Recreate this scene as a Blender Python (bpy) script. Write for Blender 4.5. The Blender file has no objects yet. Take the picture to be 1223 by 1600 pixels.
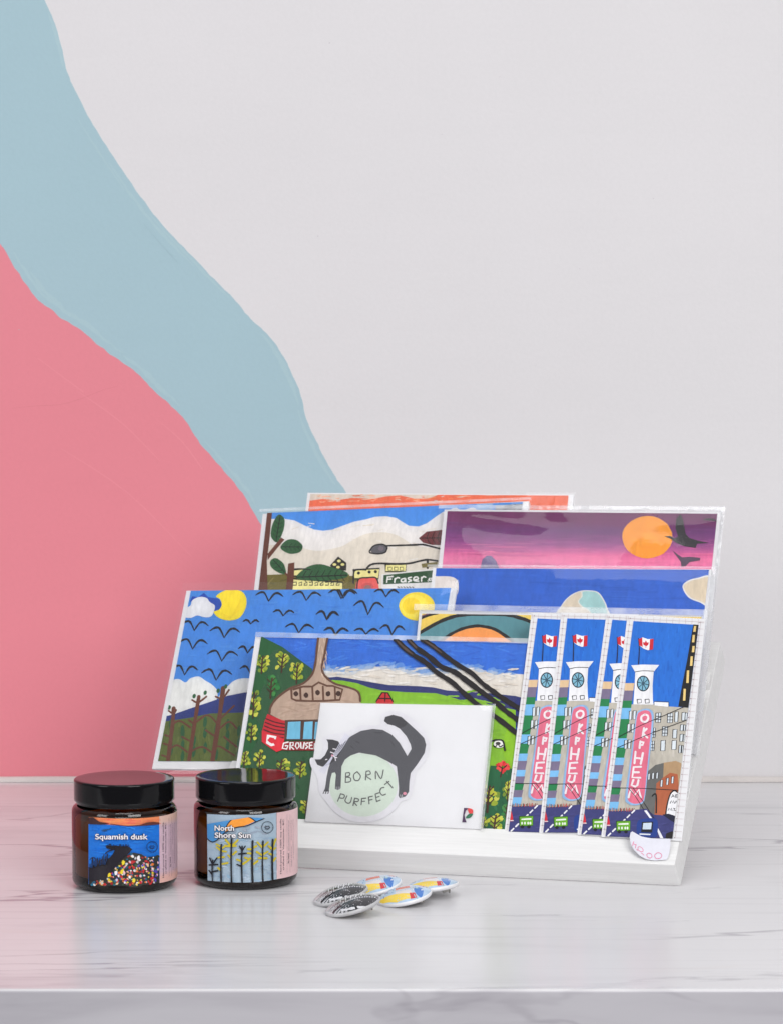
import bpy, bmesh, math, random
from mathutils import Vector, Matrix, noise
from mathutils.geometry import tessellate_polygon
random.seed(7)
S = bpy.context.scene
col = S.collection

# ------------------------------------------------------------------ camera
F_PX, CX, CY = 4444.0, 611.5, 800.0            # focal length in photo pixels (100 mm lens)
TH = math.atan((CY - 532.0) / F_PX)            # downward pitch
CAM = Vector((0.0, -1.67392, 0.32349))
cd = bpy.data.cameras.new('camera'); cam = bpy.data.objects.new('camera', cd); col.objects.link(cam)
cam.location = CAM; cam.rotation_euler = (math.pi / 2 - TH, 0, 0)
cd.sensor_fit = 'VERTICAL'; cd.sensor_height = 36.0; cd.lens = 36.0 * F_PX / 1600.0
cd.clip_start = 0.05; cd.clip_end = 50
cd.dof.use_dof = True; cd.dof.focus_distance = 1.735; cd.dof.aperture_fstop = 24
S.camera = cam

# ------------------------------------------------------------------ light
w = bpy.data.worlds.new('World'); S.world = w; w.use_nodes = True
_nd, _lk = w.node_tree.nodes, w.node_tree.links
_tc = _nd.new('ShaderNodeTexCoord'); _sp = _nd.new('ShaderNodeSeparateXYZ'); _rp = _nd.new('ShaderNodeValToRGB')
_lk.new(_tc.outputs['Generated'], _sp.inputs[0]); _lk.new(_sp.outputs['Z'], _rp.inputs[0]); _lk.new(_rp.outputs[0], _nd['Background'].inputs[0])
_e = _rp.color_ramp.elements; _e[0].position = 0.0; _e[0].color = (0.155, 0.15, 0.17, 1); _e[1].position = 0.85; _e[1].color = (0.98, 0.98, 1.0, 1)
_m = _e.new(0.35); _m.color = (0.40, 0.40, 0.41, 1)            # studio: dim room, pale ceiling
_nd['Background'].inputs[1].default_value = 0.62
def softbox(name, loc, aim, sx, sy, watts, colr):
    l = bpy.data.lights.new(name, 'AREA'); l.shape = 'RECTANGLE'; l.size = sx; l.size_y = sy
    l.energy = watts; l.color = colr
    o = bpy.data.objects.new(name, l); col.objects.link(o); o.location = loc
    o.rotation_euler = (Vector(aim) - Vector(loc)).to_track_quat('-Z', 'Y').to_euler()
    return o
softbox('key_softbox', (0.80, -1.70, 1.02), (0.05, 0.1, 0.1), 1.0, 1.0, 25.0, (1.0, 0.99, 0.98))
softbox('top_softbox', (-0.10, -0.70, 1.90), (0.0, 0.1, 0.1), 0.9, 0.75, 7.6, (0.99, 0.99, 1.0))
softbox('side_fill', (-1.35, -1.15, 0.72), (0.0, 0.2, 0.15), 0.7, 0.7, 9.0, (0.99, 0.99, 1.0))  # low left fill, added to lift the pink wall and the rack front
vs = S.view_settings
vs.view_transform = 'Standard'; vs.look = 'None'; vs.exposure = 0.0; vs.gamma = 1.0; vs.use_curve_mapping = False
S.render.engine = 'CYCLES'
S.cycles.transparent_max_bounces = 32
S.cycles.max_bounces = 10
S.render.resolution_x = 782; S.render.resolution_y = 1024

# ------------------------------------------------------------------ helpers
CT, ST = math.cos(TH), math.sin(TH)
FWD, UPV, RGT = Vector((0, CT, -ST)), Vector((0, ST, CT)), Vector((1, 0, 0))
def ray(p): return FWD * F_PX + RGT * (p[0] - CX) - UPV * (p[1] - CY)
def un(p, P0, n):
    d = ray(p); return CAM + d * (((P0 - CAM).dot(n)) / d.dot(n))
def lin1(v):
    v /= 255.0
    return v / 12.92 if v <= 0.04045 else ((v + 0.055) / 1.055) ** 2.4
def lin(c): return (lin1(c[0]), lin1(c[1]), lin1(c[2]), 1.0)

def empty(name, M, label=None, cat=None, group=None):
    o = bpy.data.objects.new(name, None); col.objects.link(o)
    o.empty_display_size = 0.02; o.matrix_world = M
    if label: o['label'] = label
    if cat: o['category'] = cat
    if group: o['group'] = group
    return o
def link(name, me, mats, parent=None, kind=None):
    o = bpy.data.objects.new(name, me); col.objects.link(o)
    for m in (mats if isinstance(mats, (list, tuple)) else [mats]): me.materials.append(m)
    if parent: o.parent = parent
    if kind: o['kind'] = kind
    return o
def frame_matrix(o, X, N, U):                  # local x = right, y = into the card, z = up
    M = Matrix.Identity(4)
    for i in range(3):
        M[i][0], M[i][1], M[i][2], M[i][3] = X[i], -N[i], U[i], o[i]
    return M
def smooth_pts(pts, closed=False, n=5):
    out = []; L = len(pts)
    if L < 3: return list(pts)
    rng = range(L) if closed else range(L - 1)
    for i in rng:
        p0 = pts[(i - 1) % L] if closed or i > 0 else pts[i]
        p1 = pts[i]; p2 = pts[(i + 1) % L]
        p3 = pts[(i + 2) % L] if closed or i + 2 < L else p2
        for k in range(n):
            t = k / n
            out.append(tuple(0.5 * (2 * p1[j] + (p2[j] - p0[j]) * t + (2 * p0[j] - 5 * p1[j] + 4 * p2[j] - p3[j]) * t * t
                                    + (3 * p1[j] - p0[j] - 3 * p2[j] + p3[j]) * t ** 3) for j in (0, 1)))
    if not closed: out.append(tuple(pts[-1]))
    return out

class Canvas:
    """Collects flat painted shapes (traced in photo pixels) and builds them as ONE layered mesh on a real surface."""
    def __init__(s, mapper, clip=None, sub=None, base=0.0002, step=1.2e-6):
        s.map = mapper; s.sub = sub; s.off = base; s.step = step; s.v = []; s.f = []; s.c = []
        s.view(0, 0, 1); s.clip = None
        if clip: s.set_clip(clip)
    def view(s, x0, y0, sc): s.x0, s.y0, s.sc = x0, y0, sc
    def P(s, p): return (s.x0 + p[0] / s.sc, s.y0 + p[1] / s.sc)
    def set_clip(s, q):                       # convex polygon in the current view
        q = [s.P(p) for p in q]
        a = sum(q[i][0] * q[(i + 1) % len(q)][1] - q[(i + 1) % len(q)][0] * q[i][1] for i in range(len(q)))
        s.clip = q if a > 0 else q[::-1]
    def _clip(s, poly):
        if not s.clip: return poly
        for i in range(len(s.clip)):
            a, b = s.clip[i], s.clip[(i + 1) % len(s.clip)]
            def d(p): return (b[0] - a[0]) * (p[1] - a[1]) - (b[1] - a[1]) * (p[0] - a[0])
            out = []
            for k in range(len(poly)):
                p, q = poly[k], poly[(k + 1) % len(poly)]
                dp, dq = d(p), d(q)
                if dp >= 0: out.append(p)
                if dp * dq < 0:
                    t = dp / (dp - dq); out.append((p[0] + (q[0] - p[0]) * t, p[1] + (q[1] - p[1]) * t))
            poly = out
            if len(poly) < 3: return []
        return poly
    def _tri(s, a, b, c, colr):
        if s.sub:
            e = [(math.dist(a, b), 0), (math.dist(b, c), 1), (math.dist(c, a), 2)]
            L, k = max(e)
            if L > s.sub:
                if k == 1: a, b, c = b, c, a
                elif k == 2: a, b, c = c, a, b
                m = ((a[0] + b[0]) / 2, (a[1] + b[1]) / 2)
                s._tri(a, m, c, colr); s._tri(m, b, c, colr); return
        i = len(s.v)
        for p in (a, b, c): s.v.append(s.map(p[0], p[1], s.off))
        ar = (b[0] - a[0]) * (c[1] - a[1]) - (b[1] - a[1]) * (c[0] - a[0])
        s.f.append((i, i + 2, i + 1) if ar > 0 else (i, i + 1, i + 2)); s.c.append(colr)
    def _piece(s, poly, colr):
        poly = s._clip(poly)
        for k in range(1, len(poly) - 1): s._tri(poly[0], poly[k], poly[k + 1], colr)
    def poly(s, pts, colr, smooth=False):
        if smooth: pts = smooth_pts(pts, True)
        q = [s.P(p) for p in pts]; s.off += s.step
        for t in tessellate_polygon([[Vector((p[0], p[1], 0)) for p in q]]):
            s._piece([q[k] for k in t], lin(colr))
    def ell(s, x, y, rx, ry, colr, rot=0, n=28, jit=0.0):
        pts = []
        for k in range(n):
            a = 2 * math.pi * k / n; j = 1 + random.uniform(-jit, jit)
            px, py = rx * math.cos(a) * j, ry * math.sin(a) * j
            pts.append((x + px * math.cos(rot) - py * math.sin(rot), y + px * math.sin(rot) + py * math.cos(rot)))
        s.poly(pts, colr)
    def s_(s, pts, wd, colr, smooth=True, jit=0.12, taper=False, cap=True):
        if smooth: pts = smooth_pts(pts, False, 4)
        q = [s.P(p) for p in pts]; q = [p for i, p in enumerate(q) if i == 0 or math.dist(p, q[i - 1]) > 1e-4]
        if len(q) < 2: return
        s.off += s.step; L, R = [], []; hw0 = wd / s.sc / 2; c = lin(colr); n = len(q)
        for i, p in enumerate(q):
            a, b = q[max(i - 1, 0)], q[min(i + 1, n - 1)]
            tx, ty = b[0] - a[0], b[1] - a[1]; l = math.hypot(tx, ty) or 1
            hw = hw0 * (1 + random.uniform(-jit, jit))
            if taper: hw *= 0.25 + 0.75 * math.sin(math.pi * min(1, (i + 0.3) / n))
            L.append((p[0] - ty / l * hw, p[1] + tx / l * hw)); R.append((p[0] + ty / l * hw, p[1] - tx / l * hw))
        for i in range(n - 1): s._piece([L[i], L[i + 1], R[i + 1], R[i]], c)
        if cap and hw0 > 0.25:
            for e, st in ((0, 1), (n - 1, -1)):
                p = q[e]; a = math.atan2(L[e][1] - p[1], L[e][0] - p[0]); r = math.dist(L[e], p) * 0.98
                s._piece([(p[0] + r * math.cos(a + st * math.pi * k / 5), p[1] + r * math.sin(a + st * math.pi * k / 5)) for k in range(6)], c)
    def text(s, body, x, y, size, colr, rot=0.0, grow=0.0, width=None):
        cu = bpy.data.curves.new('lettering', 'FONT'); cu.body = body; cu.size = 1.0; cu.offset = grow
        o = bpy.data.objects.new('lettering', cu); col.objects.link(o)
        me = o.to_mesh(); me.calc_loop_triangles()
        V = [v.co.copy() for v in me.vertices]; T = [tuple(t.vertices) for t in me.loop_triangles]
        w0 = max(v.x for v in V)
        o.to_mesh_clear(); bpy.data.objects.remove(o); bpy.data.curves.remove(cu)
        kx = size if width is None else width / w0
        s.off += s.step; c = lin(colr); cr, sr = math.cos(rot), math.sin(rot)
        Q = []
        for v in V:
            px, py = v.x * kx, -v.y * size
            Q.append(s.P((x + px * cr - py * sr, y + px * sr + py * cr)))
        for t in T: s._piece([Q[k] for k in t], c)
    def build(s, name, mat, parent, kind=None):
        me = bpy.data.meshes.new(name); me.from_pydata(s.v, [], s.f)
        at = me.color_attributes.new('Col', 'FLOAT_COLOR', 'CORNER')
        flat = []
        for c in s.c: flat += list(c) * 3
        at.data.foreach_set('color', flat); me.update()
        return link(name, me, mat, parent, kind)

# ------------------------------------------------------------------ materials
def mat(name):
    m = bpy.data.materials.new(name); m.use_nodes = True
    return m, m.node_tree.nodes, m.node_tree.links, m.node_tree.nodes['Principled BSDF']
def N(nd, t, **kw):
    n = nd.new(t)
    for k, v in kw.items(): setattr(n, k, v)
    return n
def noise_node(nd, lk, scale, detail=4, stretch=None, rough=0.55, dist=0.0, coord='Object'):
    tc = N(nd, 'ShaderNodeTexCoord'); mp = N(nd, 'ShaderNodeMapping')
    if stretch: mp.inputs['Scale'].default_value = stretch
    no = N(nd, 'ShaderNodeTexNoise'); no.inputs['Scale'].default_value = scale
    no.inputs['Detail'].default_value = detail; no.inputs['Roughness'].default_value = rough
    no.inputs['Distortion'].default_value = dist
    lk.new(tc.outputs[coord], mp.inputs[0]); lk.new(mp.outputs[0], no.inputs['Vector'])
    return no
def painted(name, rough=0.5, amp=0.12, scale=420.0, stretch=(1, 1, 1), bump=0.0, spec=0.4, scale2=60.0, gain=1.0, attr=True, base=(0.8, 0.8, 0.8, 1), coat=0.0):
    m, nd, lk, b = mat(name)
    n1 = noise_node(nd, lk, scale, 5, stretch); n2 = noise_node(nd, lk, scale2, 3, stretch)
    add = N(nd, 'ShaderNodeMath', operation='ADD'); lk.new(n1.outputs[0], add.inputs[0]); lk.new(n2.outputs[0], add.inputs[1])
    mr = N(nd, 'ShaderNodeMapRange'); mr.inputs[1].default_value = 0.6; mr.inputs[2].default_value = 1.4
    mr.inputs[3].default_value = gain * (1 - amp); mr.inputs[4].default_value = gain * (1 + amp)
    lk.new(add.outputs[0], mr.inputs[0])
    mul = N(nd, 'ShaderNodeVectorMath', operation='SCALE')
    if attr:
        a = N(nd, 'ShaderNodeAttribute'); a.attribute_name = 'Col'; lk.new(a.outputs['Color'], mul.inputs[0])
    else: mul.inputs[0].default_value = base[:3]
    lk.new(mr.outputs[0], mul.inputs['Scale']); lk.new(mul.outputs[0], b.inputs['Base Color'])
    b.inputs['Roughness'].default_value = rough; b.inputs['Specular IOR Level'].default_value = spec
    b.inputs['Coat Weight'].default_value = coat
    if bump:
        bp = N(nd, 'ShaderNodeBump'); bp.inputs['Strength'].default_value = bump; bp.inputs['Distance'].default_value = 0.0006
        lk.new(n1.outputs[0], bp.inputs['Height']); lk.new(bp.outputs[0], b.inputs['Normal'])
    return m
M_PRINT = painted('printed_paint', 0.46, 0.16, 500, (1, 1, 0.35), 0.05, 0.30, 90, gain=0.92)
M_STICK = painted('sticker_print', 0.4, 0.05, 400, (1, 1, 1), 0.0, 0.4, 90)
M_LABEL = painted('jar_label_print', 0.38, 0.10, 600, (1, 1, 1), 0.0, 0.4, 120)
M_BADGE = painted('badge_print', 0.22, 0.08, 500, (1, 1, 1), 0.0, 0.5, 120, coat=0.25)
M_WALL = painted('wall_paint', 0.58, 0.022, 330, (1, 1, 1), 0.16, 0.28, 6)
_nd, _lk = M_WALL.node_tree.nodes, M_WALL.node_tree.links
_b = _nd['Principled BSDF']; _src = _b.inputs['Base Color'].links[0].from_socket
_n = noise_node(_nd, _lk, 9, 4, (1, 1, 7)); _n.inputs['Distortion'].default_value = 0.8
for _q in _nd:
    if _q.type == 'MAPPING' and abs(_q.inputs['Scale'].default_value[2] - 7) < .01: _q.inputs['Rotation'].default_value = (0, 0.72, 0)
_r = N(_nd, 'ShaderNodeMapRange'); _r.inputs[1].default_value = .3; _r.inputs[2].default_value = .7; _r.inputs[3].default_value = .996; _r.inputs[4].default_value = 1.004
_s = N(_nd, 'ShaderNodeVectorMath', operation='SCALE'); _lk.new(_n.outputs[0], _r.inputs[0]); _lk.new(_src, _s.inputs[0]); _lk.new(_r.outputs[0], _s.inputs['Scale']); _lk.new(_s.outputs[0], _b.inputs['Base Color'])
M_CARD = painted('white_card_stock', 0.55, 0.02, 300, attr=False, base=(0.75, 0.75, 0.77, 1), spec=0.3)
M_PAPER = painted('white_paper_tag', 0.6, 0.02, 300, attr=False, base=(0.83, 0.83, 0.86, 1), spec=0.3)
M_TIN = painted('white_badge_tin', 0.3, 0.02, 300, attr=False, base=(0.8, 0.8, 0.82, 1), spec=0.5)
M_GREYTIN = painted('grey_printed_badge_edge', 0.3, 0.15, 300, attr=False, base=(0.5, 0.5, 0.51, 1), spec=0.5)
M_WOOD = painted('white_painted_wood', 0.5, 0.07, 60, (0.5, 9, 14), 0.35, 0.3, 14, attr=False, base=(0.79, 0.788, 0.784, 1))
M_CAULK = painted('caulk', 0.6, 0.06, 60, attr=False, base=(0.66, 0.62, 0.60, 1), spec=0.3)
M_WAX = painted('candle_wax', 0.5, 0.05, 80, attr=False, base=(0.72, 0.60, 0.42, 1), spec=0.3)
m, nd, lk, b = mat('badge_steel_pin'); M_STEEL = m
b.inputs['Base Color'].default_value = (0.55, 0.53, 0.5, 1); b.inputs['Metallic'].default_value = 1; b.inputs['Roughness'].default_value = 0.3
m, nd, lk, b = mat('black_lid_plastic'); M_LID = m
b.inputs['Base Color'].default_value = (0.006, 0.006, 0.007, 1); b.inputs['Roughness'].default_value = 0.07
b.inputs['Specular IOR Level'].default_value = 0.25
no = noise_node(nd, lk, 900, 2); bp = N(nd, 'ShaderNodeBump'); bp.inputs['Strength'].default_value = 0.02; bp.inputs['Distance'].default_value = 0.0002
lk.new(no.outputs[0], bp.inputs['Height']); lk.new(bp.outputs[0], b.inputs['Normal'])
m, nd, lk, b = mat('dark_glass_base'); M_BASE = m
b.inputs['Base Color'].default_value = (0.010, 0.007, 0.006, 1); b.inputs['Roughness'].default_value = 0.08

def film(name, white, gloss_ior=1.42, tint=(1, 1, 1, 1), rough=0.03, bumpy=0.0):
    m = bpy.data.materials.new(name); m.use_nodes = True; nd, lk = m.node_tree.nodes, m.node_tree.links
    nd.remove(nd['Principled BSDF']); out = nd['Material Output']
    tr = N(nd, 'ShaderNodeBsdfTransparent'); tr.inputs[0].default_value = tint
    df = N(nd, 'ShaderNodeBsdfDiffuse'); df.inputs[0].default_value = (0.9, 0.92, 0.96, 1)
    gl = N(nd, 'ShaderNodeBsdfGlossy'); gl.inputs['Roughness'].default_value = rough; gl.inputs[0].default_value = (1, 1, 1, 1)
    fr = N(nd, 'ShaderNodeFresnel'); fr.inputs[0].default_value = gloss_ior
    no = noise_node(nd, lk, 70, 3, (1, 1, 1)); mr = N(nd, 'ShaderNodeMapRange')
    mr.inputs[1].default_value = 0.35; mr.inputs[2].default_value = 0.75; mr.inputs[3].default_value = white * 0.6; mr.inputs[4].default_value = white * 1.6
    lk.new(no.outputs[0], mr.inputs[0])
    m1 = N(nd, 'ShaderNodeMixShader'); m2 = N(nd, 'ShaderNodeMixShader')
    lk.new(mr.outputs[0], m1.inputs[0]); lk.new(tr.outputs[0], m1.inputs[1]); lk.new(df.outputs[0], m1.inputs[2])
    lk.new(fr.outputs[0], m2.inputs[0]); lk.new(m1.outputs[0], m2.inputs[1]); lk.new(gl.outputs[0], m2.inputs[2])
    if bumpy:
        n3 = noise_node(nd, lk, 60, 2); bp = N(nd, 'ShaderNodeBump'); bp.inputs['Strength'].default_value = bumpy; bp.inputs['Distance'].default_value = 0.001
        lk.new(n3.outputs[0], bp.inputs['Height']); lk.new(bp.outputs[0], gl.inputs['Normal'])
    lk.new(m2.outputs[0], out.inputs[0]); return m
M_FILM = film('clear_sleeve', 0.010, 1.33, bumpy=0.04)
M_FOLD = film('sleeve_fold', 0.30, 1.5, bumpy=0.4)
M_AMBER = film('amber_glass', 0.0, 1.5, (0.37, 0.205, 0.075, 1), 0.03)

def marble(name, light=(215, 214, 216), dark=(132, 126, 136), k_smoke=0.42, k_warm=0.35):
    m, nd, lk, b = mat(name)
    tc = N(nd, 'ShaderNodeTexCoord')
    def nz(scale, st, det=5, dist=0.4, loc=(0, 0, 0), rot=0.0):
        mp = N(nd, 'ShaderNodeMapping'); mp.inputs['Scale'].default_value = st; mp.inputs['Location'].default_value = loc
        mp.inputs['Rotation'].default_value = (0, 0, rot)
        n = N(nd, 'ShaderNodeTexNoise'); n.inputs['Scale'].default_value = scale; n.inputs['Detail'].default_value = det
        n.inputs['Distortion'].default_value = dist; n.inputs['Roughness'].default_value = 0.55
        lk.new(tc.outputs['Object'], mp.inputs[0]); lk.new(mp.outputs[0], n.inputs['Vector']); return n.outputs[0]
    def mth(op, a, bb, clamp=False):
        n = N(nd, 'ShaderNodeMath', operation=op); n.use_clamp = clamp
        for i, v in enumerate((a, bb)):
            if isinstance(v, (int, float)): n.inputs[i].default_value = v
            elif v is not None: lk.new(v, n.inputs[i])
        return n.outputs[0]
    def rng(x, a, bb, c, d, sm=True):
        n = N(nd, 'ShaderNodeMapRange'); n.interpolation_type = 'SMOOTHSTEP' if sm else 'LINEAR'
        lk.new(x, n.inputs[0])
        for i, v in enumerate((a, bb, c, d)): n.inputs[i + 1].default_value = v
        return n.outputs[0]
    def vein(src, wdt): return rng(mth('ABSOLUTE', mth('SUBTRACT', src, 0.5), None), 0.0, wdt, 1.0, 0.0)
    v1 = mth('MULTIPLY', vein(nz(1.0, (1.6, 9.0, 3.5), 5, 0.5, (3.1, 0.4, 0), 0.06), 0.010), rng(nz(1.0, (3, 9, 5), 3, 0, (7, 2, 1)), 0.46, 0.62, 0, 1))
    v2 = mth('MULTIPLY', vein(nz(1.0, (2.2, 16.0, 5), 6, 0.7, (1.2, 5.3, 2), -0.04), 0.012), rng(nz(1.0, (4, 14, 5), 3, 0, (1, 8, 3)), 0.5, 0.70, 0, 0.8))
    smoke = rng(nz(1.0, (3.0, 17.0, 12.0), 6, 0.6, (0.5, 1.7, 4)), 0.50, 0.78, 0.0, 0.55)
    fine = rng(nz(1.0, (5.0, 120.0, 60.0), 4, 0.2, (2, 2, 2)), 0.50, 0.75, 0.0, 0.16)
    tot = mth('ADD', mth('ADD', mth('MULTIPLY', v1, 0.6), mth('MULTIPLY', v2, 0.5)), mth('ADD', mth('MULTIPLY', smoke, k_smoke), fine), True)
    mx = N(nd, 'ShaderNodeMix', data_type='RGBA')
    lk.new(tot, mx.inputs[0]); mx.inputs[6].default_value = lin(light); mx.inputs[7].default_value = lin(dark)
    warm = rng(nz(1.0, (6, 20, 22), 4, 0.5, (9, 9, 9)), 0.62 if k_warm < .5 else 0.55, 0.8, 0.0, k_warm)
    mx2 = N(nd, 'ShaderNodeMix', data_type='RGBA'); lk.new(warm, mx2.inputs[0]); lk.new(mx.outputs[2], mx2.inputs[6])
    mx2.inputs[7].default_value = lin((205, 190, 182)); lk.new(mx2.outputs[2], b.inputs['Base Color'])
    b.inputs['Roughness'].default_value = 0.27; b.inputs['IOR'].default_value = 1.5
    return m
M_MARBLE = marble('marble_laminate')
M_MARBLE_SHADED = marble('marble_laminate_shaded_edge', (206, 204, 210), (128, 121, 134), 0.75, 0.6)  # front face copy: shade put into the darker lavender tone, plus stronger mottling

# ------------------------------------------------------------------ setting
Z0 = Vector((0, 0, 1)); O0 = Vector((0, 0, 0))
WALL_Y = un((611, 1220.5), O0, Z0).y
EDGE_Y = un((611, 1546), O0, Z0).y
# countertop: a thick slab with a softened front edge
pr = []
R = 0.0016
for k in range(7):
    a = math.pi / 2 * k / 6
    pr.append((EDGE_Y + R - R * math.sin(a), -R + R * math.cos(a)))
pr += [(EDGE_Y, -0.045), (WALL_Y + 0.02, -0.045), (WALL_Y + 0.02, 0.0)]
bm = bmesh.new()
L_ = [bm.verts.new((-1.6, y, z)) for y, z in pr]; R_ = [bm.verts.new((1.6, y, z)) for y, z in pr]
for i in range(len(pr)):
    j = (i + 1) % len(pr); bm.faces.new((L_[i], R_[i], R_[j], L_[j]))
bm.faces.new(L_); bm.faces.new(R_[::-1])
bmesh.ops.recalc_face_normals(bm, faces=bm.faces)
me = bpy.data.meshes.new('countertop'); bm.to_mesh(me); bm.free()
ct = link('countertop', me, [M_MARBLE, M_MARBLE_SHADED], None, 'structure')
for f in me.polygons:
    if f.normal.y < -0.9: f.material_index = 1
# wall with the painted mural
WN = Vector((0, -1, 0)); WO = Vector((0, WALL_Y, 0))
def wall_map(x, y, off):
    p = un((x, y), WO, WN); return (p.x, -off, p.z)
wc = Canvas(wall_map, base=0.0, step=6e-6)
WHITE = (225, 223, 225); BLUE = (169, 198, 208); PINK = (233, 139, 151)
BOT = 1224
wc.poly([(-3200, -2600), (4400, -2600), (4400, BOT), (-3200, BOT)], WHITE)
edge_b = [(0, -420), (30, -200), (52, -80), (71, 0), (84, 30), (96, 71), (104, 106), (117, 139), (142, 188), (172, 236), (213, 297), (253, 350), (294, 393),
          (335, 436), (365, 466), (393, 499), (421, 525), (441, 553), (456, 583), (469, 613), (479, 654), (497, 695), (517, 733), (540, 768),
          (566, 812), (600, 880), (640, 960), (690, 1060), (730, 1150), (750, BOT)]
edge_p = [(-900, 60), (-500, 150), (-220, 210), (-80, 290), (0, 380), (20, 413), (41, 444), (61, 469), (81, 484), (99, 499), (122, 512), (152, 537), (182, 560), (205, 575),
          (223, 591), (238, 608), (264, 631), (289, 656), (309, 687), (345, 730), (375, 765), (395, 798), (425, 850), (455, 920), (490, 1020), (515, 1120), (525, BOT)]
eb = smooth_pts(edge_b, False, 6); ep = smooth_pts(edge_p, False, 6)
def wob(p, a): return (p[0] + a * noise.noise(Vector((p[0] * .09, p[1] * .09, 1))), p[1] + a * noise.noise(Vector((p[0] * .09, p[1] * .09, 7))))
eb = [wob(p, 1.4) for p in eb]; ep = [wob(p, 1.5) for p in ep]
wc.poly([(-3200, -2600), (-120, -2600)] + eb + [(-3200, BOT)], BLUE)
def seg(e, y0, y1): return [p for p in e if y0 < p[1] < y1]
for (y0, y1, dx, wd, c) in ((20, 110, -4, 6, (174, 202, 210)), (250, 420, -13, 5, (174, 202, 210)), (330, 470, -6, 4, (174, 202, 210)), (520, 640, -8, 7, (174, 202, 210)), (640, 760, -9, 6, (174, 202, 210)),
                          (180, 300, -18, 3, (174, 202, 210))):
    q = [(p[0] + dx, p[1]) for p in seg(eb, y0, y1)]
    if len(q) > 3: wc.s_(q, wd, c, False, 0.35, True)
for (y0, y1, dx, wd, c) in ((400, 500, 9, 5, (174, 202, 210)), (430, 485, 14, 7, (174, 202, 210)), (470, 560, 11, 6, (174, 202, 210)), (560, 640, 8, 7, (174, 202, 210)), (690, 800, 7, 5, (174, 202, 210))):
    q = [(p[0] + dx, p[1] - dx * .7) for p in seg(ep, y0, y1)]
    if len(q) > 3: wc.s_(q, wd, c, False, 0.45, True)
wc.poly([(-3200, 60)] + ep + [(-3200, BOT)], PINK)
wc.s_([(20, 638), (60, 634), (95, 632), (130, 622), (160, 610), (185, 603)], 0.8, (222, 128, 140), True, 0.4, True)
for q in ([(95, 700), (200, 770), (300, 870)], [(120, 610), (190, 660), (250, 720)], [(245, 655), (285, 690), (318, 735)], [(60, 560), (130, 612)]):
    wc.s_(q, 1.6, (238, 147, 158), True, 0.4, True)
wc.s_([(225, 350), (255, 385), (280, 412)], 0.6, (160, 189, 199), True, 0.4, True)
for x, y, r in ((515, 67, 1.0), (497, 369, .9), (690, 210, .7), (905, 420, .7), (780, 120, .6), (1020, 310, .8), (30, 515, .8)):
    wc.ell(x, y, r, r * .8, (196, 190, 196), n=8)
wall = wc.build('wall', M_WALL, None, 'structure'); wall.location = WO
# caulk bead where the wall meets the counter
pr = [(WALL_Y - 0.0005, 0.0002), (WALL_Y - 0.0062, 0.0002), (WALL_Y - 0.0058, 0.0017), (WALL_Y - 0.0040, 0.0031), (WALL_Y - 0.0020, 0.0037), (WALL_Y - 0.0005, 0.0034)]
bm = bmesh.new(); rows = []
for i in range(161):
    x = -1.6 + 3.2 * i / 160; j = 1 + 0.18 * noise.noise(Vector((x * 14, 0, 0)))
    rows.append([bm.verts.new((x, WALL_Y - (WALL_Y - y) * j, z * j)) for y, z in pr])
for a, c in zip(rows, rows[1:]):
    for k in range(len(pr)): bm.faces.new((a[k], c[k], c[(k + 1) % len(pr)], a[(k + 1) % len(pr)]))
bmesh.ops.recalc_face_normals(bm, faces=bm.faces)
me = bpy.data.meshes.new('caulk_bead'); bm.to_mesh(me); bm.free(); link('caulk_bead', me, M_CAULK, None, 'structure')

# ------------------------------------------------------------------ rack
RR = math.radians(14.4); EL = math.radians(30.5); LEAN = math.radians(27.0)
RX = Vector((math.cos(RR), -math.sin(RR), 0)); RG = Vector((math.sin(RR), math.cos(RR), 0))
RA = un((1062.5, 1384.6), O0, Z0)
RA.z = 0.0
rackM = frame_matrix(RA, RX, -RG, Z0)            # local x right, y back, z up
rack = empty('display_rack', rackM, 'white painted wooden tiered rack holding greeting cards and bookmarks', 'card rack')
ce, se = math.cos(EL), math.sin(EL)
TK = 0.0164; RL = 0.296
def prism(name, prof, x0, x1, matl, parent, bev=0.0008):
    bm = bmesh.new()
    a = [bm.verts.new((x0, y, z)) for y, z in prof]; c = [bm.verts.new((x1, y, z)) for y, z in prof]
    n = len(prof)
    for i in range(n): bm.faces.new((a[i], c[i], c[(i + 1) % n], a[(i + 1) % n]))
    bm.faces.new(a); bm.faces.new(c[::-1])
    bmesh.ops.recalc_face_normals(bm, faces=bm.faces)
    if bev: bmesh.ops.bevel(bm, geom=list(bm.edges), offset=bev, segments=2, affect='EDGES', profile=0.6)
    me = bpy.data.meshes.new(name); bm.to_mesh(me); bm.free()
    return link(name, me, matl, parent)
def sl(d, h): return (d * ce - h * se, d * se + h * ce)   # along the slope / above its underside
board = prism('sloped_board', [sl(0, 0), sl(0.222, 0), sl(0.222, TK), sl(0, TK)], -RL, 0, M_WOOD, rack, 0.0006)
for v in board.data.vertices:                              # the right end is sawn a little out of square
    if v.co.x > -0.01: v.co.x -= 0.0024 * max(0, (v.co.z * ce - v.co.y * se) / TK)
for d in (0.062, 0.116, 0.170):                            # narrow rails that show as joints at the right end
    prism('divider_rail', [sl(d, TK - 0.001), sl(d + 0.012, TK - 0.001), sl(d + 0.012, TK + 0.006), sl(d, TK + 0.006)], -RL + 0.001, -0.0028, M_WOOD, rack)
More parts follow.
